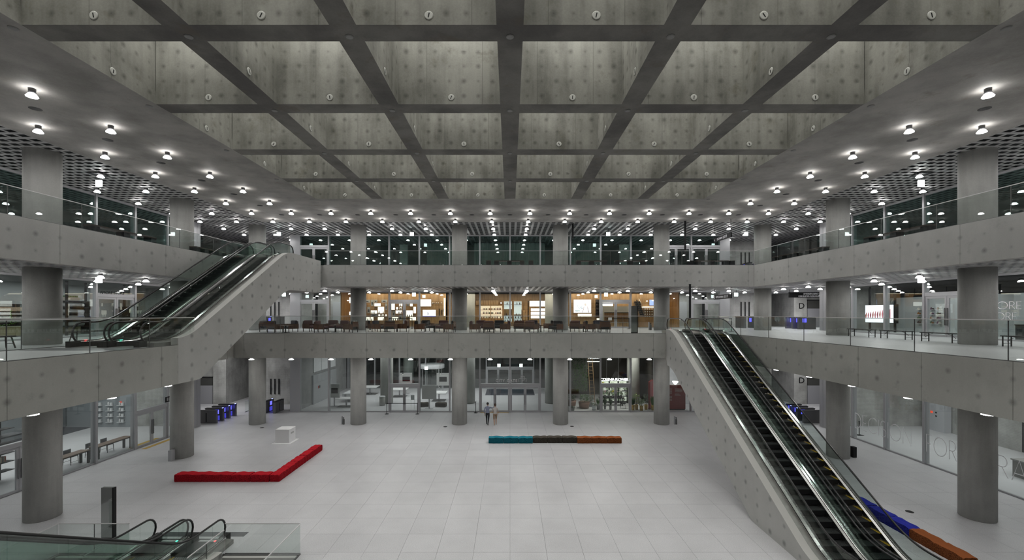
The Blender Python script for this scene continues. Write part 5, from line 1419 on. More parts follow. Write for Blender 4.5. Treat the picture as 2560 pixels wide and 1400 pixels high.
# ------------------------------------------------------------------ ground floor lobby behind the rear glass
def boardstand(px, y, z0, z1, w, label, screen=True, zs=None):
    x = (px-1275)*y/1100
    t = thing('easel_board', label, 'display board', (x, y, 0))
    BM = mat('board_grey', (.44, .44, .43), .6)
    MB().box(-w/2, w/2, -.03, .03, z0, z1).build('panel', BM, t); MB().box(-.05, .05, -.04, .04, .02, z0).build('post', ALU, t); MB().box(-.35, .35, -.25, .25, 0, .02).build('foot', ALU, t)
    MB().box(-w/2, w/2, -.035, .035, z1, z1+.015).build('top_edge', WHITE, t)
    if screen: MB().box(-w*.28+(.0), w*.33, -.045, -.03, z0+(z1-z0)*.32, z0+(z1-z0)*.70).build('screen', BLACK, t)
boardstand(836, 40.6, .80, 2.05, .98, 'grey display board with black screen left of the leftmost rear column')
boardstand(1015, 47.0, .9, 2.2, 1.3, 'grey display board with black screen behind the left glass doors')
boardstand(1107, 46.8, .9, 2.2, 1.3, 'grey display board with dark screen left of the centre column')
boardstand(1073, 39.7, .85, 2.08, 1.3, 'blank grey square display board on a single post', False)
def dtable(x, y, w, d, h, label):
    t = thing('exhibit_table', label, 'table', (x, y, 0))
    MB().box(-w/2, w/2, -d/2, d/2, h-.05, h).build('table_top', mat('table_white', (.80, .80, .80), .4), t); MB().box(-.06, .06, -.06, .06, .02, h-.05).build('post', ALU, t); MB().box(-w/2+.1, w/2-.1, -d/2+.1, d/2-.1, 0, .015).build('floor_plate', mat('floor_plate_grey', (.14, .14, .14), .6), t)
    MB().box(-.25, .15, -.15, .12, h, h+.012).build('sheet', mat('paper_white', (.85, .85, .85), .5), t)
dtable(-15.1, 40.6, 1.7, 1.1, .78, 'white exhibit table in front, beside the left display board')
dtable(-14.9, 46.8, 1.7, 1.4, .8, 'white exhibit table at the back left of the lobby')
dtable(-7.0, 43.4, 1.5, 1.5, .8, 'white exhibit table behind the blank display board')
dtable(-11.4, 45.4, 1.6, 1.4, .8, 'white exhibit table behind the left glass doors')
t = thing('exhibit_box', 'white box table with two dark slots behind the left display board', 'table', (-15.4, 43.4, 0))
MB().box(-.8, .8, -.9, .9, .35, .82).build('body', WHITE, t); MB().box(-.6, -.4, -.92, -.9, .4, .75).box(.3, .5, -.92, -.9, .4, .75).build('slot', ALU, t); MB().box(-.5, .5, -.5, .5, 0, .35).build('base', ALU, t)
t = thing('waste_bin', 'pale bin with white lid beside the second lobby column', 'bin', (-11.9, 41.0, 0)); MB().lathe([(.26, 0), (.27, .8)], 16).build('body', mat('bin_grey', (.36, .36, .34), .6), t); MB().lathe([(.28, .8), (.28, .85), (.2, .88)], 16).build('lid', WHITE, t)
t = thing('notice_stand', 'small grey notice board on two thin legs inside the left glass doors', 'sign', (-8.7, 39.3, 0)); MB().box(-.16, .16, -.01, .01, .85, 1.28).build('board', mat('notice_grey', (.30, .32, .33), .4), t)
for s in (-1, 1): MB().box(s*.15-.008, s*.15+.008, -.008, .008, 0, .85).build('leg', STEEL, t)
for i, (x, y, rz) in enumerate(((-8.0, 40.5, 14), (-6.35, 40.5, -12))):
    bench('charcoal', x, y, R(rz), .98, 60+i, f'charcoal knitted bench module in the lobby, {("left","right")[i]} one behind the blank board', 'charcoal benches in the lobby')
pl = MB().lathe([(.10, 0), (.04, .06), (.012, .1)], 12).mesh('lamp_shade', BLACK)
for i, (px, y, z) in enumerate(((1007, 45, 2.35), (1101, 45, 2.4), (1098, 43, 1.35))):
    t = thing('pendant_lamp', f'small dark pendant lamp in the lobby, {("left","upper right","lower right")[i]}', 'lamp', ((px-1275)*y/1100, y, z)); part('lamp_shade', pl, t); MB().box(-.006, .006, -.006, .006, .1, ZS2-z).build('cable', BLACK, t); MB().lathe([(.03, -.02), (.03, .0)], 8).build('bulb', LEDW, t)
# white wall banners of the lobby
for i in range(3):
    y0 = 41.6+i*1.75
    t = thing('wall_banner', f'white hanging wall panel in the lobby, {ORD[i]} from the front', 'banner', (-18.58, y0, 3.0)); MB().box(0, .03, 0, 1.68, 0, 2.65).build('sheet', WHITE, t); MB().box(0, .05, 0, 1.68, -.06, 0).build('bottom_rail', ALU, t)
o = MB().box(-18.6, -18.45, 41.3, 46.8, .0, 2.75).build('wall_lobby_cladding', mat('cladding_grey', (.36, .37, .38), .6)); tag(o, 'pale grey cladding panel on the lobby wall below the banners', 'wall', None, 'structure')
for dy, c in ((0, 'alarm_red'), (.3, None)):
    o = MB().box(-18.45, -18.42, 42.3+dy, 42.42+dy, 1.35, 1.6).build('alarm_box', bpy.data.materials['alarm_red'] if c else BLACK); tag(o, ('red' if c else 'black')+' alarm box on the lobby wall', 'alarm')
o = MB().box(-2.6, 2.6, 46.1, 49.8, 0, .008).build('entrance_mat', mat('entrance_mat', (.06, .065, .08), .6, noise=.3, nscale=3)); tag(o, 'dark blue grey entrance mat inside the street doors', 'mat')
t = thing('revolving_door', 'round glass revolving door under a white drum at the street front', 'door', (-8.9, 50.2, 0), 0, None)
MB().lathe([(1.4, 2.35), (1.42, 2.4), (1.42, 2.75), (1.38, 2.8)], 32).build('drum', WHITE, t)
MB().lathe([(1.3, 0), (1.3, 2.35)], 32, cap=False).build('curved_glass', GLASS, t)
for k in range(4):
    a = R(45+90*k); MB().bar((1.3*math.cos(a), 1.3*math.sin(a), 0), (1.3*math.cos(a), 1.3*math.sin(a), 2.35), .05).build('post', ALU, t); MB().bar((1.2*math.cos(a+.5), 1.2*math.sin(a+.5), 0), (1.2*math.cos(a+.5), 1.2*math.sin(a+.5), 2.35), .03).build('wing_post', ALU, t)
# city gate lettering on the glass
WL = mat('sign_letters_white', (.62, .62, .62), .5, 0, .05)
t = thing('gate_sign', 'thin white CITY GATE lettering with square outline emblem above the gate doors', 'sign', (-1.25, YF-.02, 2.62))
text('CITY GATE', .34, (0, 0, 0), FRONT, WL, t, 'lettering', .004, ls=1.15)
def outline(mb, pts, r=.016):
    for a, b in zip(pts, pts[1:]): mb.bar((a[0], 0, a[1]), (b[0], 0, b[1]), r)
em = MB(); outline(em, [(2.02, 0), (2.02, .28), (2.2, .28), (2.2, .5), (2.5, .5), (2.5, .28), (2.66, .28), (2.66, 0)]); outline(em, [(2.3, 0), (2.3, .16), (2.5, .16), (2.5, .34), (2.2, .34)])
em.build('emblem', WL, t)

# ------------------------------------------------------------------ flower shop
FD = mat('flower_shop_dark', (.045, .04, .033), .8)
for nm, lab, b in (('wall_flower_back', 'dark back wall of the flower shop', (5.3, 12.4, 46.6, 46.9)), ('wall_flower_left', 'dark left wall of the flower shop', (5.05, 5.15, 38.7, 46.6)), ('wall_flower_right', 'dark brown right wall of the flower shop', (13.15, 13.3, 40.9, 46.6))):
    o = MB().box(*b, 0, ZS2).build(nm, FD); tag(o, lab, 'wall', None, 'structure')
o = MB().box(5.2, 13.1, 38.9, 46.6, 4.9, 5.0).build('ceiling_flower', PLEN); tag(o, 'black ceiling of the flower shop', 'ceiling', None, 'structure')
FLIT = mat('flower_shelf_light', (.8, .85, .7), .6, 0, .6, (.95, 1, .85))
t = thing('flower_rack', 'bright shelf rack of flowers seen through the flower shop doors', 'shelf', (9.95, 42.1, 0))
MB().box(-1.3, 1.3, .3, .33, .15, 2.1).build('lit_back', FLIT, t)
for z in (.15, .65, 1.15, 1.6): MB().box(-1.3, 1.3, -.1, .3, z-.03, z).build('shelf', BLACK, t)
for x in (-1.3, -.43, .43, 1.3): MB().box(x-.025, x+.025, -.1, .3, 0, 2.15).build('upright', BLACK, t)
LEAF = [mat('leaf_deep', (.03, .075, .025), .5), mat('leaf_mid', (.06, .15, .03), .5), mat('leaf_bright', (.16, .27, .04), .5)]
PET = [mat('petal_yellow', (.6, .5, .05), .5), mat('petal_white', (.75, .72, .68), .5), mat('petal_pink', (.55, .3, .35), .5)]
r3 = random.Random(11)
def foliage(parent, m_, n, h, rad, L, w, up=.4, name='foliage', z0=0.):
    mb = MB()
    for i in range(n):
        a = r3.uniform(0, 6.283); q = r3.random()**.5; z = z0+h*r3.uniform(.1, 1)
        mb.leaf((rad*q*.6*math.cos(a), rad*q*.6*math.sin(a), z), (math.cos(a), math.sin(a), r3.uniform(-.2, up)), L*r3.uniform(.6, 1.2), w*r3.uniform(.7, 1.2))
    return mb.build(name, m_, parent)
def plant(x, y, label, pot, pr, ph, h, rad, n, m_, kind='bush', flower=None, grp=None, z=0.):
    t = thing('potted_plant', label, 'plant', (x, y, z), 0, grp)
    MB().lathe([(pr*.82, 0), (pr, ph), (pr*.9, ph), (pr*.88, ph-.03)], 18).build('pot', pot, t)
    if kind == 'blade':
        mb = MB()
        for i in range(n):
            a = r3.uniform(0, 6.283); q = pr*.6*r3.random(); mb.leaf((q*math.cos(a), q*math.sin(a), ph-.03), (.25*math.cos(a), .25*math.sin(a), 1), h*r3.uniform(.6, 1), .06, 0, -.0)
        mb.build('foliage', m_, t)
    else:
        MB().tube([(0, 0, ph-.05), (.02, .01, ph+h*.5), (0, 0, ph+h*.8)], [.02, .014, .008], 6).build('stem', mat('plant_stem', (.10, .07, .04), .7), t)
        foliage(t, m_, n, h*.85, rad, .16, .085, .6, 'foliage', ph)
    if flower is not None:
        mb = MB()
        for i in range(9):
            a = r3.uniform(0, 6.283); mb.blob((rad*.7*math.cos(a)*r3.random(), rad*.7*math.sin(a)*r3.random(), ph+h*r3.uniform(.7, 1.05)), .05, .05, .04, 7, 4)
        mb.build('blossoms', PET[flower], t)
GOLD = mat('gold_pot', (.42, .27, .07), .35, .6); COPP = mat('copper_pot', (.28, .17, .13), .4, .4); GPOT = mat('grey_pot', (.25, .25, .25), .7); WPOT = mat('white_pot', (.62, .64, .66), .6)
for i, (px, y, h) in enumerate(((1582, 39.0, .75), (1591, 39.2, 1.15), (1603.5, 38.75, .75), (1615, 39.2, 1.1), (1632, 39.0, .95))):
    plant((px-1275)*y/1100, y, f'green plant in a golden pot right of the flower shop doors, {ORD[i]} from left', GOLD, .16, .45, h, .32, 90, LEAF[(0, 2, 1, 0, 1)[i]], 'blade' if i in (0, 4) else 'bush', None, 'plants in golden pots')
plant(6.72, 39.9, 'large bushy plant in a wide copper planter at left in the flower shop', COPP, .52, .55, .75, .55, 220, LEAF[1], grp='plants in the flower shop')
plant(5.75, 40.9, 'low plant in a second copper planter at the far left of the flower shop', COPP, .42, .5, .55, .45, 130, LEAF[0], grp='plants in the flower shop')
plant(7.35, 40.6, 'round dark shrub behind the copper planter', GPOT, .25, .4, .7, .45, 160, LEAF[0], grp='plants in the flower shop')
plant(7.43, 39.0, 'low plant in a white and grey pot left of the flower shop doors', WPOT, .19, .42, .25, .3, 60, LEAF[0], grp='plants in the flower shop')
plant(7.86, 39.3, 'spiky plant in a grey pot at the left door post', GPOT, .14, .45, .7, .3, 30, LEAF[1], 'blade', grp='plants in the flower shop')
plant(5.5, 38.85, 'grey bowl with a low plant at the left glass edge', GPOT, .22, .25, .15, .25, 50, LEAF[0], grp='plants in the flower shop')
for i, (x, y) in enumerate(((8.15, 39.2), (8.5, 39.4), (8.95, 39.2))): plant(x, y, f'tall dark snake plant behind the left flower shop door, {ORD[i]} from left', GPOT, .12, .38, .9, .3, 34, LEAF[0], 'blade', None, 'snake plants behind the door')
for i in range(12):
    plant(8.75+.213*i, 42.13, f'cut flowers in a vase on the bright rack, {ORD[i]} from left', WPOT, .06, .12, .26, .12, 34, LEAF[1+(i % 2)], 'bush', (0, 1, 2, 1)[i % 4], 'flowers on the bright rack', (.65 if i % 2 else .15))
for i, (x, z) in enumerate(((8.8, 1.15), (9.3, 1.15), (9.85, 1.15), (10.4, 1.15), (11.0, 1.15), (8.95, 1.6), (9.8, 1.6), (10.7, 1.6))):
    plant(x, 42.12, f'leafy pot on the upper shelves of the bright rack, {ORD[i]} in order from left', GPOT, .07, .12, .26, .14, 40, LEAF[2], 'bush', 0 if i in (1, 5) else None, 'pots on the bright rack shelves', z)
t = thing('flower_table', 'table of flower buckets behind the flower shop doors', 'table', (9.4, 41.0, 0)); MB().box(-1.1, 1.1, -.35, .35, .7, .75).build('table_top', BLACK, t)
for s in (-1, 1):
    for q in (-1, 1): MB().box(s*1.0-.03, s*1.0+.03, q*.3-.03, q*.3+.03, 0, .7).build('leg', BLACK, t)
for i in range(6): plant(8.5+.36*i, 41.0, f'bunch of flowers on the shop table, {ORD[i]} from left', GPOT, .1, .22, .4, .19, 50, LEAF[1], 'bush', (1, 2, 1, 0, 2, 1)[i], 'flowers on the shop table', .75)
t = thing('shop_chair', 'black shell chair behind the right flower shop door', 'chair', (10.2, 39.7, 0), R(70)); cushion(MB(), -.22, .22, -.22, .2, .42, .46).build('seat', BLACK, t); cushion(MB(), -.2, .2, .16, .21, .5, .85).build('backrest', BLACK, t)
for s in (-1, 1):
    for q in (-1, 1): MB().bar((s*.15, q*.15, .42), (s*.24, q*.24, 0), .012).build('leg', BLACK, t)
# green wall at the left, ladder, beam, hanging bulbs
gw = thing('green_wall', 'wall of climbing plants at the left of the flower shop', 'plant', (6.5, 43.4, 0)); 
MB().box(-.6, 1.2, .5, .55, .8, 4.8).build('trellis', mat('trellis_grey', (.12, .12, .11), .7), gw)
mb = MB()
for i in range(900): mb.leaf((r3.uniform(-.6, 1.2), r3.uniform(.1, .5), r3.uniform(.9, 4.7)), (r3.uniform(-1, 1), -1, r3.uniform(-.6, .3)), r3.uniform(.1, .2), .08)
mb.build('foliage', LEAF[0], gw)
mb = MB()
for i in range(350): mb.leaf((r3.uniform(-.2, 1.2), r3.uniform(.0, .3), r3.uniform(.9, 3.6)), (r3.uniform(-1, 1), -1, r3.uniform(-.6, .3)), r3.uniform(.1, .2), .08)
mb.build('foliage', LEAF[1], gw)
ld = thing('ladder', 'tall wooden ladder leaning in the flower shop', 'ladder', (7.55, 41.6, 0)); LW = mat('ladder_wood', (.24, .15, .07), .6)
for s in (0, .42): MB().bar((s, -.4, 0), (s-.12, .6, 4.85), .035).build('rail', LW, ld)
for i in range(14): f = .06+i*.066; MB().bar((-.12*f, -.4+f, 4.85*f), (.42-.12*f, -.4+f, 4.85*f), .018).build('rung', LW, ld)
# neon lettering
NEON = mat('neon_white', (1, 1, 1), .5, 0, 7, (1, .99, .95))
t = thing('shop_sign', 'glowing white FLOWER shop sign hung behind the glass above the doors', 'sign', (7.92, YF+.3, 2.68))
text('COLENIA FLOWER', .325, (0, 0, 0), FRONT, NEON, t, 'lettering', .012, ls=.86)
MB().box(-.02, 2.5, .03, .05, -.06, .0).build('sign_rail', ALU, t)
for x in (.55, 1.6): MB().box(x-.01, x+.01, .03, .05, 0, ZS2-2.68).build('hanger', RAILM, t)
t = thing('back_sign', 'smaller lit flower sign seen from behind, reading mirrored, above the ladder', 'sign', (9.0, 44.2, 4.0), math.pi)
text('COLENIA FLOWER', .31, (0, 0, 0), FRONT, mat('neon_dim', (1, 1, 1), .5, 0, 1.6), t, 'lettering', .008, ls=.8)
MB().box(0, 2.3, -.02, .02, -.3, -.24).build('light_rail', NEON, t); 
for x in (.1, 2.2): MB().box(x-.01, x+.01, -.01, .01, -.24, .9).build('hanger', BLACK, t)
area((9.0, 40.4, 4.6), 6.5, 2, 190, (1, .96, .88))  # added area light without a fixture, brightens the flower shop
# red exhibition panels right of the flower shop
REDP = mat('exhibit_red', (.24, .026, .026), .6)
o = MB().box(13.3, 18.6, 41.6, 41.8, 0, ZS2).build('wall_exhibit_white', WHITE); tag(o, 'white wall behind the red exhibition panels', 'wall', None, 'structure')
t = thing('exhibition_board', 'dark red exhibition panel with small white text right of the rightmost rear column', 'panel', (14.75, 39.2, 0))
MB().box(-.85, .85, -.08, .08, .06, 2.2).build('panel', REDP, t); MB().box(-.8, .8, -.1, .1, 0, .06).build('plinth', BLACK, t)
tl = MB()
for j, (a, b) in enumerate(((-.1, .5), (-.1, .62), (-.08, .55), (-.1, .58), (-.1, .3), (-.1, .42))): tl.box(a, b, -.085, -.08, 1.85-.085*j-(.12 if j > 3 else 0), 1.87-.085*j-(.12 if j > 3 else 0))
for j in range(9): tl.box(-.8, -.35, -.085, -.08, 1.85-.1*j-(.2 if j > 4 else 0), 1.87-.1*j-(.2 if j > 4 else 0))
tl.build('text_lines', WL, t)
t = thing('exhibition_board', 'second dark red exhibition panel half hidden behind the rightmost rear column', 'panel', (12.75, 39.9, 0), R(62)); MB().box(-.7, .9, -.08, .08, .06, 2.45).build('panel', REDP, t); MB().box(-.7, .9, -.1, .1, 0, .06).build('plinth', BLACK, t)
t = thing('flood_lamp', 'bright upward flood lamp behind the red exhibition panel', 'lamp', (15.0, 39.95, 0)); MB().lathe([(.2, 0), (.03, .04), (.03, 2.15)], 12).build('stand', BLACK, t); MB().lathe([(.08, 2.15), (.24, 2.36), (.24, 2.4)], 16).build('lamp_head', mat('flood_emit', (1, 1, 1), .5, 0, 30, (1, 1, 1)), t)
o = MB().box(1.0, 1.2, 0, .1, 0, .2)
# ------------------------------------------------------------------ letters on the right ground floor glass (thin strokes)
def arc(cx, cz, rx, rz, a0, a1, n=14): return [(cx+rx*math.cos(R(a0+(a1-a0)*i/n)), cz+rz*math.sin(R(a0+(a1-a0)*i/n))) for i in range(n+1)]
ST = {'D': ([[(0, 0), (0, 1)], [(0, 1)] + arc(.1, .5, .55, .5, 90, -90) + [(0, 0)]], .65), 'E': ([[(.42, 1), (0, 1), (0, 0), (.42, 0)], [(0, .5), (.36, .5)]], .42),
      'C': ([arc(.5, .5, .5, .5, 45, 315)], .86), 'I': ([[(0, 0), (0, 1)]], .0), 'S': ([arc(.25, .75, .24, .25, 50, 270) + arc(.25, .25, .26, .25, 90, -140)], .5),
      'O': ([arc(.5, .5, .5, .5, 0, 360, 24)], 1.0), 'N': ([[(0, 0), (0, 1), (.7, 0), (.7, 1)]], .7), 'F': ([[(.4, 1), (0, 1), (0, 0)], [(0, .5), (.34, .5)]], .4),
      'R': ([[(0, 0), (0, 1)], [(0, 1)] + arc(.2, .74, .26, .26, 90, -90) + [(0, .48)], [(.2, .48), (.52, 0)]], .5), 'T': ([[(0, 1), (.56, 1)], [(.28, 1), (.28, 0)]], .56), 'A': ([[(0, 0), (.36, 1), (.72, 0)], [(.13, .36), (.59, .36)]], .72),
      'M': ([[(0, 0), (.1, 1), (.45, .2), (.8, 1), (.9, 0)]], .9), 'L': ([[(0, 1), (0, 0), (.4, 0)]], .4)}
def strokes(word, h, r, gap=.2):
    out = []; x = 0
    for ch in word:
        if ch == ' ': x += .45*h; out.append(None); continue
        segs, w = ST[ch]
        mb = MB()
        for sg in segs: mb.tube([(x+px*h, 0, pz*h) for px, pz in sg], r, 4)
        out.append(mb); x += w*h+gap*h
    return out, x
LETM = mat('glass_letter', (.80, .80, .82), .5)
def glass_words(word, y0, y1, z, h, r, label, x=XF-.05):
    ms, L = strokes(word, h, r)
    t = thing('glass_lettering', label, 'lettering', (x, y0, z), R(-90)); t.scale = ((y0-y1)/L, .3, 1)
    for mb in ms:
        if mb: mb.build('letter', LETM, t)
glass_words('DECISION', 30.05, 25.7, .78, 1.0, .028, 'thin white word DECISION on the right ground floor glass')
glass_words('FOREST', 24.9, 21.6, .76, 1.0, .028, 'thin white word FOREST on the right ground floor glass')
glass_words('RAFAEL', 21.25, 17.6, .76, 1.0, .028, 'thin white word starting RAF beyond the nearest right column')
glass_words('MORE', 21.75, 20.2, 8.80, .34, .014, 'thin white word MORE on the right gallery glass')
glass_words('FORE', 21.6, 20.4, 8.28, .34, .014, 'thin white word FORE below the word MORE on the right gallery glass')
# right ground floor: cabinet, shelves, low half wall
def box_thing(name, label, cat, parts, group=None, loc=(0, 0, 0), rz=0):
    t = thing(name, label, cat, loc, rz, group)
    for pn, b, m_ in parts:
        mb = MB()
        for q in (b if isinstance(b[0], tuple) else [b]): mb.box(*q)
        mb.build(pn, m_, t)
    return t
box_thing('control_cabinet', 'white control cabinet with red lamp behind the right ground floor glass', 'cabinet', [('body', (-.25, .25, -.75, .75, 0, 2.5), mat('cabinet_grey', (.50, .51, .54), .5)), ('red_lamp', (-.29, -.25, .12, .26, 1.25, 1.4), mat('red_lamp', (.5, .05, .02), .4, 0, 1.5)), ('switch', [(-.28, -.25, -.2, -.1, 1.3, 1.4), (-.28, -.25, -.2, -.1, 1.05, 1.15)], BLACK), ('top', (-.26, .26, -.76, .76, 2.5, 2.54), BLACK)], None, (31.3, 32.2, 0))
box_thing('barrier_post', 'thin black post behind the letter D on the right glass', 'post', [('base', (-.2, .2, -.2, .2, 0, .02), BLACK), ('pole', (-.02, .02, -.02, .02, .02, .95), BLACK), ('cap', (-.03, .03, -.03, .03, .95, .99), BLACK)], None, (24.6, 31.0, 0))
OR_ = mat('orange_shelf', (.45, .20, .06), .5)
t = thing('cube_shelf', 'tall orange framed cube shelf at the right edge of the ground floor', 'shelf', (31.2, 23.2, 0), R(-90))
MB().box(-3.4, 3.4, -.25, -.22, .2, 4.3).build('back', BLACK, t)
for i in range(8): MB().box(-3.4+i*.97-.025, -3.4+i*.97+.025, -.22, .2, .2, 4.3).build('upright', OR_, t)
for j in range(5): MB().box(-3.4, 3.4, -.22, .2, .2+j*1.0, .25+j*1.0).build('shelf', OR_, t)
for i, (a, z) in enumerate(((.5, 2.3), (1.3, 1.3), (2.4, 2.3), (-.6, 1.3))):
    o = MB().lathe([(.07, 0), (.09, .05), (.05, .12), (.02, .2)], 10).build('shelf_object', mat('glass_blue', (.08, .15, .25), .2)); o.location = (31.1, 23.2+a, z-.05); tag(o, f'small blue glass object on the orange shelf, {ORD[i]}', 'vase')
for i, (y, L) in enumerate(((22.3, 2.0), (20.4, 1.6))):
    t = thing('exhibit_case', f'grey exhibit table with pale boards on the right ground floor, {("farther","nearer")[i]}', 'table', (27.3-.8*i, y, 0)); MB().box(-.8, .8, -L/2, L/2, .85, .92).build('table_top', mat('case_grey', (.30, .29, .28), .5), t); MB().box(-.75, .75, -L/2+.05, L/2-.05, 0, .85).build('body', mat('case_body', (.20, .19, .18), .6), t)
    for k in range(2): MB().box(-.5, -.46, -L/4+k*L/2-.14, -L/4+k*L/2+.14, .92, 1.25).build('pale_board', mat('case_board', (.50, .44, .30), .6), t)
# right gallery: swatch screen, product shelves
t = thing('video_wall', 'bright free standing screen with red lipstick swatches on the right gallery', 'screen', (26.1, 31.1, Z2), R(-90))
MB().box(-1.2, 1.2, -.02, .3, .62, 1.92).build('casing', BLACK, t); MB().box(-1.17, 1.17, -.04, -.02, .65, 1.89).build('screen', LEDS, t)
SW = [mat('swatch_'+n_, c, .5, 0, .35, c) for n_, c in (('brick', (.45, .14, .11)), ('rose', (.52, .17, .20)), ('wine', (.35, .09, .12)))]
for i in range(11):
    x = -1.05+.2*i; h = .42+.025*i; MB().tube([(x-.06+.006*i, -.045, .95), (x-.03, -.045, .95+h*.5), (x, -.045, .95+h)], [.02, .055, .012], 6).build('swatch', SW[i % 3], t)
for x in (-1.0, 1.1): MB().box(x-.05, x+.05, .1, .2, 0, ZS3-Z2).build('pole', BLACK, t)
k = 0
for j in range(4):
    for i in range(4):
        y = 31.0-i*.47-.35; z = Z2+.62+j*.31; k += 1
        t = thing('product_ledge', f'small wall ledge with a beauty product, row {ORD[3-j]}, {ORD[i]} from left', 'shelf', (28.58, y, z), 0, 'product ledges on the right gallery wall')
        MB().box(-.2, .02, -.15, .15, -.02, 0).build('ledge', WHITE, t)
        MB().lathe([(.06, 0), (.07, .05), (.04, .12), (.02, .16)], 8, (-.1, .04, 0)).build('product', GOODS[(i*3+j) % 5], t); MB().box(-.14, -.05, -.1, -.02, 0, .1).build('carton', GOODS[(i+j) % 5], t)
lp = MB().box(28.55, 28.6, 28.3, 28.9, 8.95, 9.55).build('reflection_patch', mat('warm_panel', (.9, .8, .5), .5, 0, .8, (1, .88, .55))); tag(lp, 'warm glowing square added in place of a reflection, right gallery wall', 'reflection patch')  # glowing square put in for a warm reflection on the wall
o = MB().box(24.6, 28.4, 24.8, 24.9, Z2, Z2+2.4).build('wall_frosted_right', mat('frosted_partition', (.45, .48, .48), .5)); tag(o, 'pale frosted partition behind the right gallery shop door', 'wall', None, 'structure')
box_thing('dark_counter', 'long dark low counter behind the glass at the right edge of the gallery', 'counter', [('body', (-.4, .4, -2, 2, 0, .72), mat('counter_dark', (.02, .023, .026), .4)), ('top', (-.42, .42, -2.02, 2.02, .72, .76), BLACK)], None, (25.2, 19.6, Z2))
# left gallery: hung displays, cabinet
t = thing('hung_display', 'black framed colourful display board hung at the left edge of the gallery', 'display', (-28.35, 24.2, Z2), R(90))
MB().box(-1.6, 1.6, .0, .06, .35, 1.75).build('board', BLACK, t)
MB().box(-1.6, 1.6, -.04, 0, 1.44, 1.66).build('tan_strip', mat('tan_stone', (.28, .22, .16), .7, noise=.3, nscale=14), t)
for j in range(3): MB().box(-1.6, 1.6, -.10, 0, .80+.21*j, .90+.21*j).build('silver_ledge', mat('ledge_silver', (.35, .34, .33), .5, noise=.3, nscale=12), t)
r4 = random.Random(3)
gd = MB(); bl_ = MB()
for i in range(34): a = i/34; gd.blob((-1.5+3*a, -.02, .62+.30*(2*a-1)**2+r4.uniform(-.03, .03)), .03, .015, .03, 6, 4)
for i in range(40): bl_.blob((r4.uniform(-1.5, .2), -.11, .8+.21*r4.randrange(3)+r4.uniform(0, .16)), .022, .012, .022, 6, 4)
for i in range(12): gd.blob((.7+r4.uniform(-.06, .06), -.11, .78+.06*i), .025, .012, .025, 6, 4)
gd.build('green_dots', mat('dot_green', (.12, .30, .03), .5, 0, .1), t); bl_.build('blue_dots', mat('dot_blue', (.06, .14, .35), .5, 0, .1), t)
MB().box(1.42, 1.52, .0, .06, 1.75, ZS3-Z2).box(-1.6, -1.5, 0, .06, 1.75, ZS3-Z2).box(-1.6, 1.6, 0, .06, 1.75, 1.84).build('hanging_frame', BLACK, t)
MB().box(1.42, 1.52, 0, .06, 0, .4).box(-1.6, -1.5, 0, .06, 0, .4).build('leg', BLACK, t)
t = thing('tube_display', 'black framed display of four thick white tubes on the left gallery', 'display', (-26.9, 27.0, Z2), R(90))
MB().box(-.9, .9, .28, .32, .5, 2.05).build('back', mat('tube_back', (.05, .05, .06), .6), t)
for z in (.5, .89, 1.28, 1.67, 2.05): MB().box(-.9, .9, -.3, .3, z-.015, z+.015).build('shelf', BLACK, t)
for s in (-.9, .9): MB().box(s-.02, s+.02, -.3, .3, 0, 2.06).build('side', BLACK, t)
for z in (.6, .99, 1.38, 1.77): MB().tube([(-.85, 0, z+.06), (.7, 0, z+.06)], .14, 14).build('white_tube', WHITE, t)
MB().box(.8, .88, -.1, .0, 2.05, ZS3-Z2).build('pole', BLACK, t)
box_thing('moss_tray', 'planter with dark moss on top of the tube display', 'plant', [('tray', (-.2, .2, -.5, .5, 0, .22), mat('tray_stone', (.25, .23, .20), .7)), ('moss', [(-.17, .17, -.45+.15*i, -.33+.15*i, .22, .28+.02*(i % 3)) for i in range(6)], LEAF[0])], None, (-26.9, 26.8, Z2+2.07))
t = thing('low_cabinet', 'long low olive wood cabinet along the left gallery shop', 'cabinet', (-27.75, 26.0, Z2), R(90)); OLV = mat('olive_wood', (.28, .24, .13), .6)
MB().box(-4, 3.2, -.3, .3, .05, .55).build('body', OLV, t); MB().box(-4.05, 3.25, -.32, .32, .55, .58).build('top', mat('olive_top', (.40, .38, .28), .5), t)
for i in range(6): MB().box(-4+i*1.2+.02, -4+(i+1)*1.2-.02, -.315, -.3, .1, .52).build('door_panel', OLV, t)
for i, (y, z, w, h, m_) in enumerate(((28.3, 8.75, .55, .32, 'warm_panel'), (29.2, 8.75, .12, .6, 'warm_panel'), (28.2, 8.1, .7, .45, None))):
    o = MB().box(-28.98, -28.94, y-w/2, y+w/2, z, z+h).build('wall_panel', bpy.data.materials[m_] if m_ else mat('pale_poster', (.42, .45, .50), .6)); tag(o, ('warm lit square panel', 'narrow warm lit panel', 'pale poster')[i]+' on the left gallery shop wall', 'panel')
for y in (25.75, 29.6):
    o = MB().box(-26.0, -25.9, y-.05, y+.05, Z2, ZS3).build('hanging_pole', BLACK); tag(o, f'thin black pole from floor to ceiling in the left gallery shop, {"nearer" if y < 27 else "farther"}', 'pole')
box_thing('dark_cupboard', 'tall black cupboard with two small lit handles, left gallery', 'cupboard', [('body', (-.3, .3, -.6, .6, 0, 1.75), BLACK), ('light', [(.3, .31, -.06, .02, 1.35, 1.6), (.3, .31, -.06, .02, .7, .85)], mat('handle_light', (.7, .65, .5), .5, 0, .6))], None, (-25.6, 29.3, Z2))
text_o = thing('shop_lettering', 'dark shop lettering on the glass over the left gallery door', 'lettering', (-XF+.04, 25.3, 9.72), R(90)); text('AMORE STORE', .24, (0, 0, 0), FRONT, BLACK, text_o, 'lettering', .004)
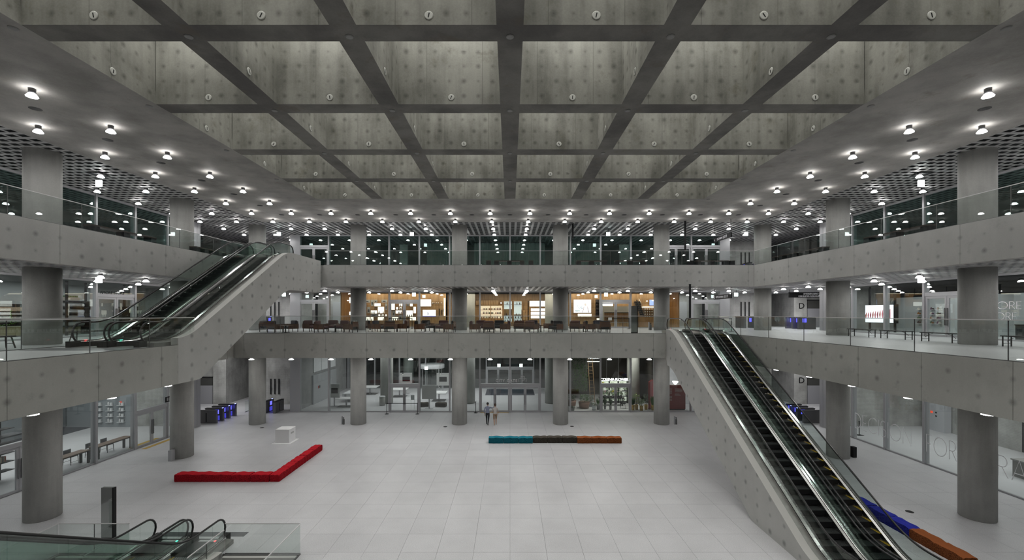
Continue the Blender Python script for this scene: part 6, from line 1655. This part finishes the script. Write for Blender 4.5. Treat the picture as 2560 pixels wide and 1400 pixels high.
# left ground floor: black book shelf, wall shelves, dark carpet
t = thing('book_shelf', 'tall black ribbed book shelf behind the nearest left glass door', 'shelf', (-26.0, 22.1, 0), R(90))
MB().box(-1.8, .55, .2, .25, 0, 4.2).box(-1.8, -.1, -.3, .2, 0, 2.0).build('carcass', BLACK, t)
for i in range(26): MB().box(-1.8, -.1, -.315, -.3, .1+i*.07, .135+i*.07).build('rib', mat('rib_black', (.03, .03, .032), .5), t)
for z in (.5, .95, 1.4, 1.9, 2.65, 3.1): MB().box(-1.8, .75, -.28, .2, z, z+.03).build('shelf', BLACK, t)
MB().box(-2.2, 1.1, -.45, .3, 2.25, 2.32).build('table_shelf', mat('shelf_grey_top', (.06, .065, .075), .3), t)
bm2 = [MB().box(-.02, .02, -.1, .1, 0, .28).box(-.021, .021, -.101, .09, .1, .16).mesh('book', mat('book_'+n_, c, .6)) for n_, c in (('white', (.5, .5, .48)), ('red', (.35, .06, .04)), ('grey', (.2, .2, .22)), ('teal', (.05, .35, .33)), ('sand', (.4, .3, .2)))]
bi = 0
for z, n_, y0 in ((2.68, 16, 20.6), (1.43, 7, 22.25), (.98, 6, 22.25)):
    for i in range(n_):
        bi += 1; o = part('book', r4.choice(bm2), None, (-25.95, y0+i*.06, z), R(90)); tag(o, f'{ORD[i]} upright book from the near end on the black book shelf, {("top","middle","lower")[(2.68,1.43,.98).index(z)]} shelf', 'book', f'books on the {("top","middle","lower")[(2.68,1.43,.98).index(z)]} shelf')
lp = MB().box(-25.69, -25.66, 21.75, 21.83, 1.15, 1.45).build('status_light', mat('violet_light', (.2, .15, .6), .5, 0, 2.0, (.35, .25, 1))); tag(lp, 'small violet status light on the black book shelf', 'light')
o = MB().box(-33.6, -31.5, 14, 33.2, 0, .006).build('dark_carpet', mat('carpet_dark', (.05, .055, .065), .9)); tag(o, 'dark blue grey carpet at the back of the left ground floor room', 'carpet')
o = MB().box(-33.5, -28.5, 33.25, 33.45, 0, 3.9).build('wall_blue_grey', mat('blue_grey_cladding', (.27, .295, .31), .5)); tag(o, 'blue grey clad wall at the far end of the left ground floor room', 'wall', None, 'structure')
for j in range(4):
    for i in range(3):
        x = -31.0+i*.85; z = .4+.42*j
        t = thing('wall_niche', f'dim lit wall shelf with white objects in the left room, {ORD[3-j]} row, {ORD[i]} from left', 'shelf', (x, 33.24, z), 0, 'lit wall shelves of the left room')
        MB().box(-.25, .25, -.22, .0, -.02, 0).build('shelf', WHITE, t); MB().lathe([(.05, 0), (.06, .18), (.03, .24)], 8, (-.1, -.1, 0)).build('object', mat('object_white', (.6, .6, .6), .5, 0, .1), t); MB().box(.05, .18, -.16, -.05, 0, .2).build('carton', WHITE, t)
o = MB().lathe([(.09, 0), (.09, .06)], 12).build('alarm_lamp', mat('alarm_lamp', (.5, .04, .02), .4, 0, .8)); o.location = (-29.4, 33.24, 1.85); o.rotation_euler = (R(90), 0, 0); tag(o, 'red alarm lamp on the blue grey wall of the left room', 'alarm')
box_thing('sign_plate', 'small black direction plate on the door frame of the left side doors', 'sign', [('plate', (-.02, .02, -.22, .22, 0, .36), BLACK), ('mark', [(.02, .024, -.12, .02, .08, .3), (.02, .024, .08, .14, .05, .3)], mat('plate_grey', (.3, .3, .3), .5))], None, (-XF+.1, 30.25, 2.5))
